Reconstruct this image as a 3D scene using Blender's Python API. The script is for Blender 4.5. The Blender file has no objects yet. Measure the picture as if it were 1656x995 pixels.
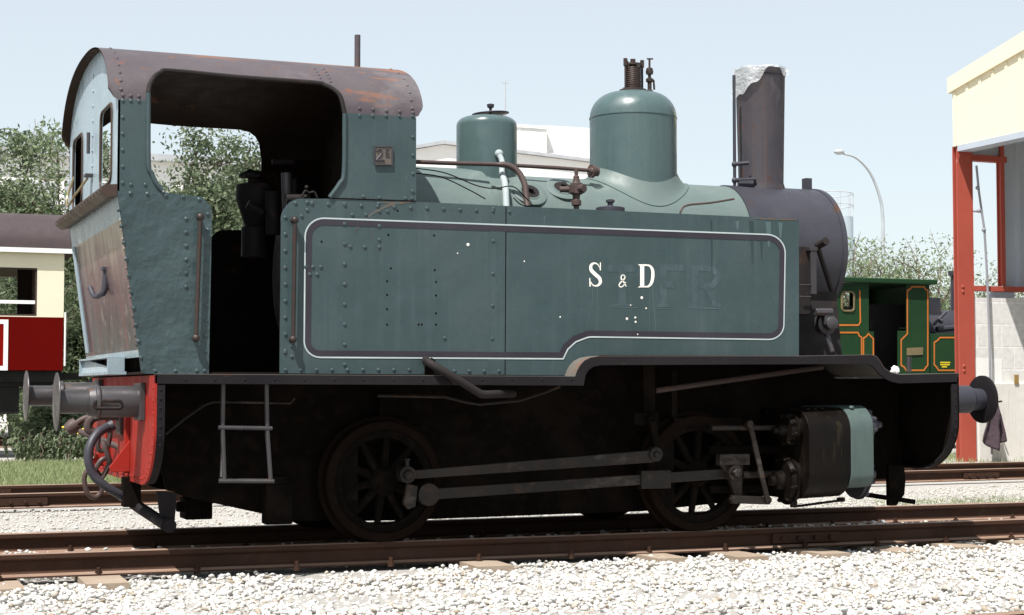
import bpy, bmesh, math, random
import numpy as np
from mathutils import Vector, Matrix, noise
from mathutils.geometry import tessellate_polygon

R = math.radians
random.seed(7)
rng = np.random.default_rng(7)
scene = bpy.context.scene
COL = scene.collection

# ------------------------------------------------------------------ camera
F = 2725.0                       # focal length in photograph pixels (1656 wide)
HEAD = R(21.94)
PITCH = math.atan(133.5 / F)
FH = Vector((math.sin(HEAD), math.cos(HEAD), 0))
FWD = FH * math.cos(PITCH) + Vector((0, 0, math.sin(PITCH)))
RIGHT = Vector((math.cos(HEAD), -math.sin(HEAD), 0))
UP = -FH * math.sin(PITCH) + Vector((0, 0, math.cos(PITCH)))

def ray(px, py):
    return FWD * F + RIGHT * (px - 828.0) + UP * (497.5 - py)

YN = 10.60                       # near rail
YF = 12.17                       # far rail
YC = 11.385                      # locomotive centre line
YP = 10.26                      # cab and tank side plane
YB = 10.09                       # running board edge
_r = ray(828, 868)
ZC = -_r.z / _r.y * YN           # camera height above rail top
CAM = Vector((0, 0, ZC))

def at(px, py, Y):               # point of the plane y = Y seen at a photograph pixel
    d = ray(px, py)
    return CAM + d * (Y / d.y)
def atX(px, py, X):
    d = ray(px, py)
    return CAM + d * (X / d.x)
def atZ(px, py, Z):
    d = ray(px, py)
    return CAM + d * ((Z - ZC) / d.z)
def xz(px, py, Y):
    p = at(px, py, Y)
    return (p.x, p.z)
def xzs(pts, Y):
    return [xz(a, b, Y) for a, b in pts]

cd = bpy.data.cameras.new("camera")
cam = bpy.data.objects.new("camera", cd)
COL.objects.link(cam)
cam.location = CAM
cam.rotation_euler = (R(90) + PITCH, 0, -HEAD)
cd.sensor_width = 36
cd.sensor_fit = 'HORIZONTAL'
cd.lens = F / 1656 * 36
cd.clip_start = 0.1
cd.clip_end = 3000
scene.camera = cam

# ------------------------------------------------------------------ mesh builder
OFF = {}                         # world offset of each root

def offset_of(parent):
    while parent is not None and parent.name not in OFF:
        parent = parent.parent
    return OFF[parent.name] if parent is not None else Vector((0, 0, 0))

class MB:
    def __init__(s):
        s.v = []; s.f = []; s.mi = []; s.m = 0
    def add(s, vs, fs):
        b = len(s.v)
        s.v += [tuple(v) for v in vs]
        s.f += [tuple(i + b for i in f) for f in fs]
        s.mi += [s.m] * len(fs)
        return s
    def box(s, x0, x1, y0, y1, z0, z1):
        x0, x1 = min(x0, x1), max(x0, x1); y0, y1 = min(y0, y1), max(y0, y1); z0, z1 = min(z0, z1), max(z0, z1)
        return s.add([(x0,y0,z0),(x1,y0,z0),(x1,y1,z0),(x0,y1,z0),(x0,y0,z1),(x1,y0,z1),(x1,y1,z1),(x0,y1,z1)],
                     [(0,3,2,1),(4,5,6,7),(0,1,5,4),(1,2,6,5),(2,3,7,6),(3,0,4,7)])
    def plate(s, loops, f0, f1):
        """outer loop + hole loops in 2d; f0, f1 map 2d to the two faces"""
        flat = [p for l in loops for p in l]
        tris = tessellate_polygon([[Vector((p[0], p[1], 0)) for p in l] for l in loops]) if len(loops) > 1 else [tuple(range(len(flat)))]
        n = len(flat)
        vs = [f0(*p) for p in flat] + [f1(*p) for p in flat]
        fs = [tuple(t) for t in tris] + [tuple(i + n for i in reversed(t)) for t in tris]
        b = 0
        for l in loops:
            k = len(l)
            for i in range(k):
                j = (i + 1) % k
                fs.append((b + i, b + j, b + j + n, b + i + n))
            b += k
        return s.add(vs, fs)
    def prism_y(s, loops, y0, y1):
        if not isinstance(loops[0][0], (tuple, list)): loops = [loops]
        return s.plate(loops, lambda a, b: (a, y0, b), lambda a, b: (a, y1, b))
    def prism_x(s, loops, x0, x1):
        if not isinstance(loops[0][0], (tuple, list)): loops = [loops]
        return s.plate(loops, lambda a, b: (x0, a, b), lambda a, b: (x1, a, b))
    def prism_z(s, loops, z0, z1):
        if not isinstance(loops[0][0], (tuple, list)): loops = [loops]
        return s.plate(loops, lambda a, b: (a, b, z0), lambda a, b: (a, b, z1))
    def cyl(s, p0, p1, r0, r1=None, n=20, caps=True):
        p0 = Vector(p0); p1 = Vector(p1); r1 = r0 if r1 is None else r1
        d = (p1 - p0).normalized()
        a = d.orthogonal().normalized(); c = d.cross(a)
        vs = []
        for p, r in ((p0, r0), (p1, r1)):
            for i in range(n):
                t = 2 * math.pi * i / n
                vs.append(p + (a * math.cos(t) + c * math.sin(t)) * r)
        fs = [(i, (i + 1) % n, n + (i + 1) % n, n + i) for i in range(n)]
        if caps: fs += [tuple(reversed(range(n))), tuple(range(n, 2 * n))]
        return s.add(vs, fs)
    def tube(s, path, r, n=10, caps=True, closed=False):
        path = [Vector(p) for p in path]
        m = len(path)
        rr = r if isinstance(r, (list, tuple)) else [r] * m
        vs = []; prev = None
        for i, p in enumerate(path):
            if closed: d = path[(i + 1) % m] - path[i - 1]
            else: d = path[min(i + 1, m - 1)] - path[max(i - 1, 0)]
            d.normalize()
            if prev is None: a = d.orthogonal().normalized()
            else:
                a = prev - d * prev.dot(d)
                a = a.normalized() if a.length > 1e-6 else d.orthogonal().normalized()
            prev = a; c = d.cross(a)
            for k in range(n):
                t = 2 * math.pi * k / n
                vs.append(p + (a * math.cos(t) + c * math.sin(t)) * rr[i])
        fs = []
        for i in range(m if closed else m - 1):
            j = (i + 1) % m
            for k in range(n):
                fs.append((i*n+k, i*n+(k+1)%n, j*n+(k+1)%n, j*n+k))
        if caps and not closed:
            fs += [tuple(reversed(range(n))), tuple(range((m-1)*n, m*n))]
        return s.add(vs, fs)
    def lathe(s, prof, origin, axis=(0,0,1), n=40, caps=True):
        """prof: list of (radius, distance along axis)"""
        o = Vector(origin); d = Vector(axis).normalized()
        a = d.orthogonal().normalized(); c = d.cross(a)
        vs = []; 
        for r, h in prof:
            for i in range(n):
                t = 2 * math.pi * i / n
                vs.append(o + d * h + (a * math.cos(t) + c * math.sin(t)) * max(r, 1e-4))
        fs = []
        for j in range(len(prof) - 1):
            for i in range(n):
                fs.append((j*n+i, j*n+(i+1)%n, (j+1)*n+(i+1)%n, (j+1)*n+i))
        if caps:
            fs += [tuple(reversed(range(n))), tuple(range((len(prof)-1)*n, len(prof)*n))]
        return s.add(vs, fs)
    def sphere(s, c, r, n=12, sq=(1,1,1)):
        c = Vector(c); m = n // 2
        vs = []; fs = []
        for j in range(m + 1):
            ph = math.pi * j / m
            for i in range(n):
                t = 2 * math.pi * i / n
                vs.append(c + Vector((math.sin(ph)*math.cos(t)*r*sq[0], math.sin(ph)*math.sin(t)*r*sq[1], math.cos(ph)*r*sq[2])))
        for j in range(m):
            for i in range(n):
                fs.append((j*n+i, j*n+(i+1)%n, (j+1)*n+(i+1)%n, (j+1)*n+i))
        return s.add(vs, fs)
    def dome(s, c, nrm, r, h=None, n=8):
        """a rivet head"""
        c = Vector(c); d = Vector(nrm).normalized(); h = h or r * .55
        a = d.orthogonal().normalized(); b = d.cross(a)
        vs = []; fs = []
        for (k, hh) in ((1, -0.002), (.93, h*.45), (.6, h*.85)):
            for i in range(n):
                t = 2 * math.pi * i / n
                vs.append(c + (a*math.cos(t) + b*math.sin(t)) * r * k + d * hh)
        vs.append(c + d * h)
        for j in range(2):
            for i in range(n):
                fs.append((j*n+i, j*n+(i+1)%n, (j+1)*n+(i+1)%n, (j+1)*n+i))
        for i in range(n): fs.append((2*n+i, 2*n+(i+1)%n, 3*n))
        return s.add(vs, fs)
    def grid(s, fn, nu, nv, close_u=False):
        vs = [fn(i / nu, j / nv) for j in range(nv + 1) for i in range(nu + 1)]
        fs = [(j*(nu+1)+i, j*(nu+1)+i+1, (j+1)*(nu+1)+i+1, (j+1)*(nu+1)+i) for j in range(nv) for i in range(nu)]
        return s.add(vs, fs)
    def ribbon(s, path, w, y, off=0.0, closed=True, dy=0.002):
        """flat painted band in an xz plane, laid on a plate that faces -y; w may be a list"""
        m = len(path); ww = w if isinstance(w, (list, tuple)) else [w] * m
        vs = []
        for i in range(m):
            p = Vector(path[i])
            if closed: a = Vector(path[i-1]); b = Vector(path[(i+1) % m])
            else: a = Vector(path[max(i-1,0)]); b = Vector(path[min(i+1,m-1)])
            t1 = (p - a); t2 = (b - p)
            if t1.length < 1e-9: t1 = t2
            if t2.length < 1e-9: t2 = t1
            t1.normalize(); t2.normalize()
            t = t1 + t2
            if t.length < 1e-6: t = t1
            t.normalize()
            nn = Vector((-t.y, t.x))
            k = 1 / max(.45, nn.dot(Vector((-t1.y, t1.x))))
            q0 = p + nn * (off + ww[i]/2) * k; q1 = p + nn * (off - ww[i]/2) * k
            vs += [(q0.x, y - dy, q0.y), (q1.x, y - dy, q1.y)]
        fs = []
        for i in range(m if closed else m - 1):
            j = (i + 1) % m
            fs.append((2*i, 2*j, 2*j+1, 2*i+1))
        return s.add(vs, fs)
    def build(s, name, mat, parent=None, label=None, bevel=0, smooth=35, cat=None, group=None, kind=None, solid=0, subdiv=0):
        o = offset_of(parent)
        me = bpy.data.meshes.new(name)
        me.from_pydata([(v[0]-o.x, v[1]-o.y, v[2]-o.z) for v in s.v], [], s.f)
        mats = mat if isinstance(mat, (list, tuple)) else [mat]
        for m in mats: me.materials.append(m)
        if len(mats) > 1: me.polygons.foreach_set('material_index', s.mi)
        bm = bmesh.new(); bm.from_mesh(me)
        bmesh.ops.remove_doubles(bm, verts=bm.verts, dist=1e-5)
        bmesh.ops.recalc_face_normals(bm, faces=bm.faces)
        bm.to_mesh(me); bm.free()
        if smooth:
            me.polygons.foreach_set('use_smooth', [True] * len(me.polygons))
            me.set_sharp_from_angle(angle=R(smooth))
        ob = bpy.data.objects.new(name, me)
        COL.objects.link(ob)
        if parent is not None: ob.parent = parent
        if solid:
            md = ob.modifiers.new("thick", 'SOLIDIFY'); md.thickness = solid; md.offset = 0
        if bevel:
            md = ob.modifiers.new("soft", 'BEVEL'); md.width = bevel; md.segments = 2; md.limit_method = 'ANGLE'; md.angle_limit = R(40); md.harden_normals = True
        tag(ob, label, cat, group, kind)
        return ob

def tag(o, label=None, cat=None, group=None, kind=None):
    if label: o['label'] = label
    if cat: o['category'] = cat
    if group: o['group'] = group
    if kind: o['kind'] = kind

def root(name, loc, label, cat, group=None):
    o = bpy.data.objects.new(name, None)
    o.empty_display_size = .3
    COL.objects.link(o)
    o.location = loc
    OFF[o.name] = Vector(loc)
    tag(o, label, cat, group)
    return o

def fillet(pts, rads, n=7):
    """round the corners of a closed 2d polygon"""
    out = []; m = len(pts)
    for i in range(m):
        r = rads[i] if isinstance(rads, (list, tuple)) else rads
        p = Vector(pts[i]); a = Vector(pts[i-1]); b = Vector(pts[(i+1) % m])
        if r <= 0: out.append(tuple(p)); continue
        d1 = (a - p).normalized(); d2 = (b - p).normalized()
        ang = d1.angle(d2)
        if ang > math.pi - .01: out.append(tuple(p)); continue
        t = min(r / math.tan(ang / 2), (a-p).length*.49, (b-p).length*.49); rr = t * math.tan(ang/2)
        c = p + (d1 + d2).normalized() * (rr / math.sin(ang/2))
        s0 = p + d1*t - c; s1 = p + d2*t - c
        a0 = math.atan2(s0.y, s0.x); a1 = math.atan2(s1.y, s1.x)
        da = (a1 - a0 + math.pi) % (2*math.pi) - math.pi
        for k in range(n + 1):
            q = a0 + da * k / n
            out.append((c.x + math.cos(q)*rr, c.y + math.sin(q)*rr))
    return out

def spline(pts, n=8, closed=False):
    """Catmull-Rom through points"""
    P = [Vector(p) for p in pts]; m = len(P); out = []
    rngi = range(m) if closed else range(m - 1)
    for i in rngi:
        p1 = P[i]; p2 = P[(i+1) % m]
        p0 = P[i-1] if (closed or i > 0) else p1*2 - p2
        p3 = P[(i+2) % m] if (closed or i + 2 < m) else p2*2 - p1
        for k in range(n):
            t = k / n
            out.append(0.5*((2*p1) + (p2-p0)*t + (2*p0-5*p1+4*p2-p3)*t*t + (-p0+3*p1-3*p2+p3)*t*t*t))
    if not closed: out.append(P[-1])
    return out

def copy_tree(o, parent=None):
    c = o.copy(); COL.objects.link(c)
    if parent is not None: c.parent = parent
    for ch in list(o.children): copy_tree(ch, c)
    return c

# ------------------------------------------------------------------ materials
def new_mat(name):
    m = bpy.data.materials.new(name); m.use_nodes = True
    nt = m.node_tree; nt.nodes.clear()
    out = nt.nodes.new('ShaderNodeOutputMaterial')
    b = nt.nodes.new('ShaderNodeBsdfPrincipled')
    nt.links.new(b.outputs[0], out.inputs[0])
    return m, nt, b

def N(nt, typ, **kw):
    n = nt.nodes.new(typ)
    for k, v in kw.items():
        if k in n.inputs.keys() if hasattr(n.inputs, 'keys') else False:
            n.inputs[k].default_value = v
        else: setattr(n, k, v)
    return n

def noise_tex(nt, coord, scale, detail=5, rough=.6, stretch=None):
    if stretch:
        mp = nt.nodes.new('ShaderNodeMapping'); mp.inputs['Scale'].default_value = stretch
        nt.links.new(coord, mp.inputs[0]); coord = mp.outputs[0]
    n = nt.nodes.new('ShaderNodeTexNoise')
    n.inputs['Scale'].default_value = scale; n.inputs['Detail'].default_value = detail; n.inputs['Roughness'].default_value = rough
    nt.links.new(coord, n.inputs['Vector'])
    return n.outputs['Fac']

def ramp(nt, fac, a, b, ca=(0,0,0,1), cb=(1,1,1,1)):
    r = nt.nodes.new('ShaderNodeValToRGB')
    r.color_ramp.elements[0].position = a; r.color_ramp.elements[0].color = ca
    r.color_ramp.elements[1].position = b; r.color_ramp.elements[1].color = cb
    nt.links.new(fac, r.inputs[0])
    return r.outputs[0]

def mix(nt, fac, a, b):
    m = nt.nodes.new('ShaderNodeMix'); m.data_type = 'RGBA'
    for sock, v in ((m.inputs[0], fac), (m.inputs[6], a), (m.inputs[7], b)):
        if isinstance(v, bpy.types.NodeSocket): nt.links.new(v, sock)
        elif isinstance(v, (int, float)): sock.default_value = v
        else: sock.default_value = (*v[:3], 1)
    return m.outputs[2]

def math_(nt, op, a, b=0.0):
    m = nt.nodes.new('ShaderNodeMath'); m.operation = op
    for sock, v in ((m.inputs[0], a), (m.inputs[1], b)):
        if isinstance(v, bpy.types.NodeSocket): nt.links.new(v, sock)
        else: sock.default_value = v
    return m.outputs[0]

def paint(name, base, var=None, rough=.45, metal=0, patches=(), bump=.0, bump_scale=8, streak=None, spec=.22, rough_var=.15, fine=.0, coat=0):
    """worn paint: base colour drifting to var, patches = (colour, scale, lo, hi, stretch), streak = (colour, amount)"""
    m, nt, b = new_mat(name)
    tc = nt.nodes.new('ShaderNodeTexCoord').outputs['Object']
    n1 = noise_tex(nt, tc, 1.7, 6, .65)
    col = mix(nt, ramp(nt, n1, .35, .68), base, var or tuple(c*.8 for c in base))
    n2 = noise_tex(nt, tc, 60, 4, .7)
    col = mix(nt, math_(nt, 'MULTIPLY', ramp(nt, n2, .45, .75), .35), col, tuple(c*.7 for c in base))
    if streak:
        ns = noise_tex(nt, tc, 1.0, 5, .6, stretch=(26, 26, 1.1))
        col = mix(nt, math_(nt, 'MULTIPLY', ramp(nt, ns, .52, .75), streak[1]), col, streak[0])
    for i, (c, sc, lo, hi, st) in enumerate(patches):
        npch = noise_tex(nt, tc, sc, 8, .68, stretch=st)
        col = mix(nt, ramp(nt, npch, lo, hi), col, c)
    nt.links.new(col, b.inputs['Base Color'])
    nr = noise_tex(nt, tc, 7, 5, .6)
    rr = nt.nodes.new('ShaderNodeMapRange')
    rr.inputs['To Min'].default_value = max(.05, rough - rough_var); rr.inputs['To Max'].default_value = min(1, rough + rough_var)
    rr.inputs['From Min'].default_value = .3; rr.inputs['From Max'].default_value = .7
    nt.links.new(nr, rr.inputs['Value']); nt.links.new(rr.outputs[0], b.inputs['Roughness'])
    b.inputs['Metallic'].default_value = metal
    b.inputs['Specular IOR Level'].default_value = spec
    if coat:
        b.inputs['Coat Weight'].default_value = coat; b.inputs['Coat Roughness'].default_value = .15
    if bump or fine:
        h = noise_tex(nt, tc, bump_scale, 3, .5)
        bp = nt.nodes.new('ShaderNodeBump'); bp.inputs['Strength'].default_value = 1.0; bp.inputs['Distance'].default_value = bump
        nt.links.new(h, bp.inputs['Height'])
        if fine:
            h2 = noise_tex(nt, tc, 140, 4, .7)
            b2 = nt.nodes.new('ShaderNodeBump'); b2.inputs['Distance'].default_value = fine
            nt.links.new(h2, b2.inputs['Height']); nt.links.new(bp.outputs[0], b2.inputs['Normal'])
            nt.links.new(b2.outputs[0], b.inputs['Normal'])
        else: nt.links.new(bp.outputs[0], b.inputs['Normal'])
    return m

def island_mat(name, cols, rough=.85, bump=0, bscale=30, transl=0, spec=.3):
    """colour varies from loose piece to loose piece (stones, leaves, blades)"""
    m, nt, b = new_mat(name)
    g = nt.nodes.new('ShaderNodeNewGeometry')
    r = nt.nodes.new('ShaderNodeValToRGB')
    e = r.color_ramp.elements
    while len(e) < len(cols): e.new(.5)
    for i, c in enumerate(cols):
        e[i].position = i / (len(cols)-1); e[i].color = (*c, 1)
    nt.links.new(g.outputs['Random Per Island'], r.inputs[0])
    col = r.outputs[0]
    tc = nt.nodes.new('ShaderNodeTexCoord').outputs['Object']
    if bump:
        h = noise_tex(nt, tc, bscale, 4, .6)
        col = mix(nt, math_(nt, 'MULTIPLY', ramp(nt, h, .4, .7), .3), col, (cols[0][0]*.75, cols[0][1]*.72, cols[0][2]*.66))
        bp = nt.nodes.new('ShaderNodeBump'); bp.inputs['Distance'].default_value = bump
        nt.links.new(h, bp.inputs['Height']); nt.links.new(bp.outputs[0], b.inputs['Normal'])
    nt.links.new(col, b.inputs['Base Color'])
    b.inputs['Roughness'].default_value = rough; b.inputs['Specular IOR Level'].default_value = spec
    if transl:
        out = [n for n in nt.nodes if n.type == 'OUTPUT_MATERIAL'][0]
        t = nt.nodes.new('ShaderNodeBsdfTranslucent'); nt.links.new(col, t.inputs[0])
        ms = nt.nodes.new('ShaderNodeMixShader'); ms.inputs[0].default_value = transl
        nt.links.new(b.outputs[0], ms.inputs[1]); nt.links.new(t.outputs[0], ms.inputs[2])
        nt.links.new(ms.outputs[0], out.inputs[0])
    return m

RUST = (.16, .06, .025); RUSTD = (.055, .028, .018); ORANGE = (.27, .095, .03)
M = {}
M['green'] = paint('loco_paint', (.031,.054,.058), (.044,.065,.069), rough=.42, bump=.008, bump_scale=3.5, streak=((.072,.099,.103), .26), patches=(((.027,.046,.048), 1.1, .52, .70, (1,1,.6)), ((.09,.065,.045), 3.2, .70, .78, (1,1,.5)), ((.10,.12,.125), 26, .68, .76, (1,1,.35))), spec=.35, fine=.0006)
M['green_spot'] = paint('loco_paint_bolts', (.036,.059,.063), rough=.38, spec=.4, patches=(((.09,.05,.03), 5, .60, .7, None),))
M['green_dent'] = paint('loco_paint_dented', (.029,.051,.055), (.039,.061,.065), rough=.4, bump=.022, bump_scale=8, patches=(((.025,.042,.046), 1.5, .5, .7, None), ((.10,.06,.04), 4, .72, .80, None), ((.10,.12,.125), 30, .70, .78, None)), spec=.4, fine=.0006)
M['boiler'] = paint('boiler_paint', (.112,.144,.136), (.080,.112,.107), rough=.5, bump=.002, patches=(((.16,.185,.17), 4, .60, .78, None), ((.09,.065,.045), 9, .72, .78, None), ((.09,.12,.12), 2, .6, .72, None)), spec=.35, fine=.0005)
M['domes'] = paint('dome_paint', (.062,.099,.100), (.051,.085,.087), rough=.33, bump=.001, streak=((.085,.12,.118), .45), patches=(((.09,.06,.045), 7, .72, .78, (1,1,.5)),), spec=.45, fine=.0004)
M['roof'] = paint('roof_sheet', (.064,.053,.060), (.085,.072,.078), rough=.58, bump=.004, patches=(((.13,.12,.125), 1.3, .56, .75, (1,1,1)), ((.22,.085,.035), 1.3, .545, .66, (.7,2.8,3.2)), (RUST, 9, .60, .70, None), ((.045,.036,.038), 5, .62, .74, (1,1,.4))), fine=.0008)
M['lining'] = paint('roof_lining', (.022,.014,.010), (.035,.021,.014), rough=.8, patches=((RUST, 2.2, .62, .74, None),), spec=.15)
M['smoke'] = paint('smokebox_black', (.027,.0275,.037), (.040,.039,.050), rough=.48, bump=.002, patches=((RUSTD, 6, .6, .7, None), ((.085,.085,.095), 30, .66, .72, None), ((.09,.045,.03), 3, .70, .76, None)), fine=.0006, spec=.35)
M['soot'] = paint('sooty_black', (.012,.010,.010), (.02,.016,.016), rough=.7, patches=((RUSTD, 5, .58, .7, None),), spec=.2)
M['chimney'] = paint('chimney_black', (.036,.033,.040), (.055,.047,.052), rough=.6, bump=.002, streak=((.085,.048,.033), .55), patches=((RUST, 4, .63, .72, (1,1,.45)), (RUSTD, 12, .6, .66, (1,1,.3)), ((.085,.08,.088), 2.2, .58, .72, (1,1,.5))), fine=.0008)
M['black'] = paint('frame_black', (.0035,.0025,.002), (.006,.0045,.0035), rough=.85, patches=(((.013,.0095,.0075), 2.2, .50, .74, None), ((.010,.007,.005), 12, .5, .7, None)), bump=.002, fine=.0006, spec=.05)  # broad brown patches imitate bounced light in the colour
M['plate'] = paint('running_board_black', (.012,.0105,.0125), (.019,.0165,.0175), rough=.65, patches=((RUST, 3.0, .64, .74, (1,1,3)), ((.07,.065,.06), 20, .70, .76, None)), fine=.0008, bump=.001, spec=.08)
M['deck'] = paint('deck_sheet', (.09,.085,.08), (.12,.105,.09), rough=.7, patches=((RUST, 5, .55, .7, None),), fine=.001, bump=.002)
M['steel'] = paint('rod_steel', (.010,.008,.007), (.024,.018,.014), rough=.5, metal=.2, patches=(((.05,.04,.034), 2.5, .56, .62, (1,1,2)), (RUSTD, 8, .55, .7, None)), fine=.0006, spec=.3)
M['tyre'] = paint('sooty_tyre', (.006,.0032,.002), (.010,.005,.003), rough=.8, spec=.06)
M['greasy'] = paint('greasy_iron', (.0035,.0025,.002), (.007,.005,.004), rough=.4, patches=(((.026,.021,.011), 5, .56, .75, (3,3,.5)), ((.10,.09,.08), 80, .70, .74, None)), fine=.001, bump=.002, spec=.12)
M['iron'] = paint('worn_iron', (.075,.071,.074), (.05,.046,.05), rough=.38, metal=.45, patches=((RUST, 8, .62, .72, None), ((.12,.09,.07), 4, .6, .7, None)), fine=.0006, bump=.002)
M['rail_iron'] = paint('handrail_iron', (.034,.028,.027), (.05,.037,.033), rough=.45, metal=.3, patches=((RUSTD, 12, .5, .7, None),))
M['pipe'] = paint('brown_pipe', (.075,.05,.045), (.05,.038,.036), rough=.5, patches=((RUST, 9, .6, .7, None),))
M['palepipe'] = paint('lagged_pipe', (.36,.40,.40), (.25,.30,.31), rough=.7, fine=.001)
M['red'] = paint('beam_red', (.30,.018,.011), (.24,.016,.010), rough=.55, patches=(((.05,.012,.01), 5, .60, .74, None), ((.10,.04,.03), 16, .64, .72, None), ((.36,.10,.07), 9, .68, .74, None)), fine=.0006, bump=.003)
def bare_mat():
    """bunker back: bare sheet, reflections painted in: tan above, rose middle, dark foot; rust-red streaks"""
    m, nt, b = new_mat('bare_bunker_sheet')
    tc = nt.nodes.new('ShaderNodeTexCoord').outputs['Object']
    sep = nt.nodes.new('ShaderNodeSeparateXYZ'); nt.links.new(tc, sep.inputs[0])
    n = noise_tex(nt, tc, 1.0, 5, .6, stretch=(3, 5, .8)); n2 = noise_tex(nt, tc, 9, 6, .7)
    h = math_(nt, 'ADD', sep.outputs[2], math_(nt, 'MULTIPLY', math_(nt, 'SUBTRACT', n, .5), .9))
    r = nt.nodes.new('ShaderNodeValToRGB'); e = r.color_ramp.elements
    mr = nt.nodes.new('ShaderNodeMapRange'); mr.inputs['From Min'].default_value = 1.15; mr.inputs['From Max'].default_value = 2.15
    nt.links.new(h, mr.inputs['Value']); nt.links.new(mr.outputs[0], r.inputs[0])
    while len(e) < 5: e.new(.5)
    for k, (p, c) in enumerate(((0,(.025,.025,.025)),(.26,(.05,.047,.048)),(.48,(.13,.085,.09)),(.68,(.18,.12,.115)),(.83,(.30,.275,.21)))):  # tones of the reflected surroundings, put into the colour
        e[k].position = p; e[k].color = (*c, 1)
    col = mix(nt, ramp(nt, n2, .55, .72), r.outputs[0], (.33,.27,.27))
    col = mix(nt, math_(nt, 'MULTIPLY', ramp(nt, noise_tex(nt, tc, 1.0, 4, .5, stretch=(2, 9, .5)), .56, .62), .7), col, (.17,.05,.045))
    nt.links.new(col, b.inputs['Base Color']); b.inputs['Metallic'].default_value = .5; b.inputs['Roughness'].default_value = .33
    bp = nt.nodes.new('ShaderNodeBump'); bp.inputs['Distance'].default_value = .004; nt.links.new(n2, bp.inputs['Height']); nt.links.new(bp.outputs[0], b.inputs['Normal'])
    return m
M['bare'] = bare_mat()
M['rearglare'] = paint('rear_glare_paint', (.235,.30,.335), (.27,.335,.365), rough=.3, patches=(((.62,.64,.64), 3.2, .70, .72, None),), bump=.002)  # pale blue carries the sun glare of the glossy rear in its colour
M['ledge'] = paint('ledge_brown', (.045,.028,.022), (.06,.04,.03), rough=.5, patches=((RUST, 6, .6, .7, None),))
M['white_line'] = paint('lining_white', (.43,.48,.48), (.31,.37,.38), rough=.5, patches=(((.2,.24,.25), 25, .66, .74, None),))
M['dark_line'] = paint('lining_dark', (.026,.022,.030), (.036,.032,.042), rough=.5)
M['letter'] = paint('letter_cream', (.78,.75,.68), (.7,.66,.6), rough=.5, patches=(((.25,.3,.3), 30, .64, .70, (1,1,.5)),))
M['ghost'] = paint('faded_letter', (.041,.067,.073), (.053,.077,.083), rough=.42, bump=.006, bump_scale=5, streak=((.12,.155,.165), .4), spec=.35, fine=.0006, patches=(((.033,.056,.060), 14, .46, .6, None),))
M['drip'] = paint('paint_run', (.075,.110,.117), (.062,.096,.102), rough=.5)
M['band'] = paint('cylinder_band', (.064,.090,.084), (.052,.076,.071), rough=.55, streak=((.045,.065,.062), .75), fine=.0006, spec=.3)
M['brass'] = paint('dull_brass', (.30,.24,.13), (.22,.17,.09), rough=.4, metal=.6)
M['numplate'] = paint('cast_plate', (.10,.085,.075), (.14,.12,.11), rough=.5, metal=.3, patches=((RUST, 20, .6, .7, None),))
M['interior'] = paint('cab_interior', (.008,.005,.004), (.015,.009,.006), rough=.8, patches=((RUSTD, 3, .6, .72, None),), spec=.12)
M['rail'] = paint('rusty_rail', (.032,.0150,.0090), (.046,.021,.0125), rough=.75, patches=((RUSTD, 6, .58, .7, None),), fine=.001, spec=.2)
M['railtop'] = paint('rail_head_lit_foot', (.24,.165,.125), (.19,.12,.085), rough=.5, patches=((RUST, 6, .6, .7, None),))
M['damp'] = paint('damp_stain', (.024,.038,.041), (.029,.046,.049), rough=.4)
M['ruststain'] = paint('rust_stain', (.115,.075,.05), (.085,.075,.062), rough=.7, patches=(((.06,.08,.083), 30, .45, .55, None),))
M['wood'] = paint('sleeper_wood', (.26,.20,.15), (.33,.27,.21), rough=.85, patches=(((.10,.07,.05), 3, .6, .7, (1,.3,1)),), fine=.003, bump=.004)
# ------------------------------------------------------------------ the locomotive
loco = root("steam_locomotive", (at(840, 700, YC).x, YC, 0),
            "large green tank locomotive with rusty cab roof, black chimney and S & D lettering", "locomotive")
def mir(y): return 2*YC - y
def P2(px, py, y): return at(px, py, y)

x_rear = at(250, 640, YB).x             # rear face of the rear end plate
x_front = at(1551, 640, YB).x
z_edge_t = at(600, 607, YB).z           # running board top
z_edge_b = at(600, 622.5, YB).z
z_bot = at(228, 782, 10.65).z           # lower edge of the end plates
z_corner = at(249, 690, YB).z
z_deck = at(1500, 605, YB).z
z_mid = at(1150, 576.5, YB).z           # raised board over the cylinders
WB = YC - YB
zt_p = z_edge_t

# running board
up_ = [(250,605),(930,609),(933,600),(938,591),(945,583.5),(955,578.5),(970,576),(1290,576),(1410,574),(1418,577),(1424,585),(1430,595),(1440,602.5),(1455,606),(1551,604)]
lo_ = [(1551,618),(1455,620.5),(1443,618),(1432,613),(1422,605),(1414,595),(1405,589),(972,591),(960,593.5),(952,599),(947,608),(944.5,624),(250,621)]
outl = xzs(up_ + lo_, YB)
top_line = xzs(up_, YB)
mb = MB()
for s0, s1 in ((YB, YB+.018), (mir(YB), mir(YB)-.018)):
    mb.prism_y(outl, s0, s1)
# fixing bolts on the edge angle
for i in range(40):
    px = 300 + i*16
    if px > 925: break
    if i % 3 == 0:
        p = at(px, 614, YB); mb.dome(p, (0,-1,0), .008)
mb.build("running_board_edge", M['plate'], loco, bevel=.003)
mb = MB()
for i in range(len(top_line)-1):
    (xa, za), (xb, zb) = top_line[i], top_line[i+1]
    vs = [(xa, YB+.001, za+.002), (xb, YB+.001, zb+.002), (xb, mir(YB)-.001, zb+.002), (xa, mir(YB)-.001, za+.002)]
    vs += [(a, b, c-.012) for a, b, c in vs]
    mb.add(vs, [(0,1,2,3),(7,6,5,4),(0,4,5,1),(3,2,6,7)])
mb.build("running_board", M['deck'], loco)

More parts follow.
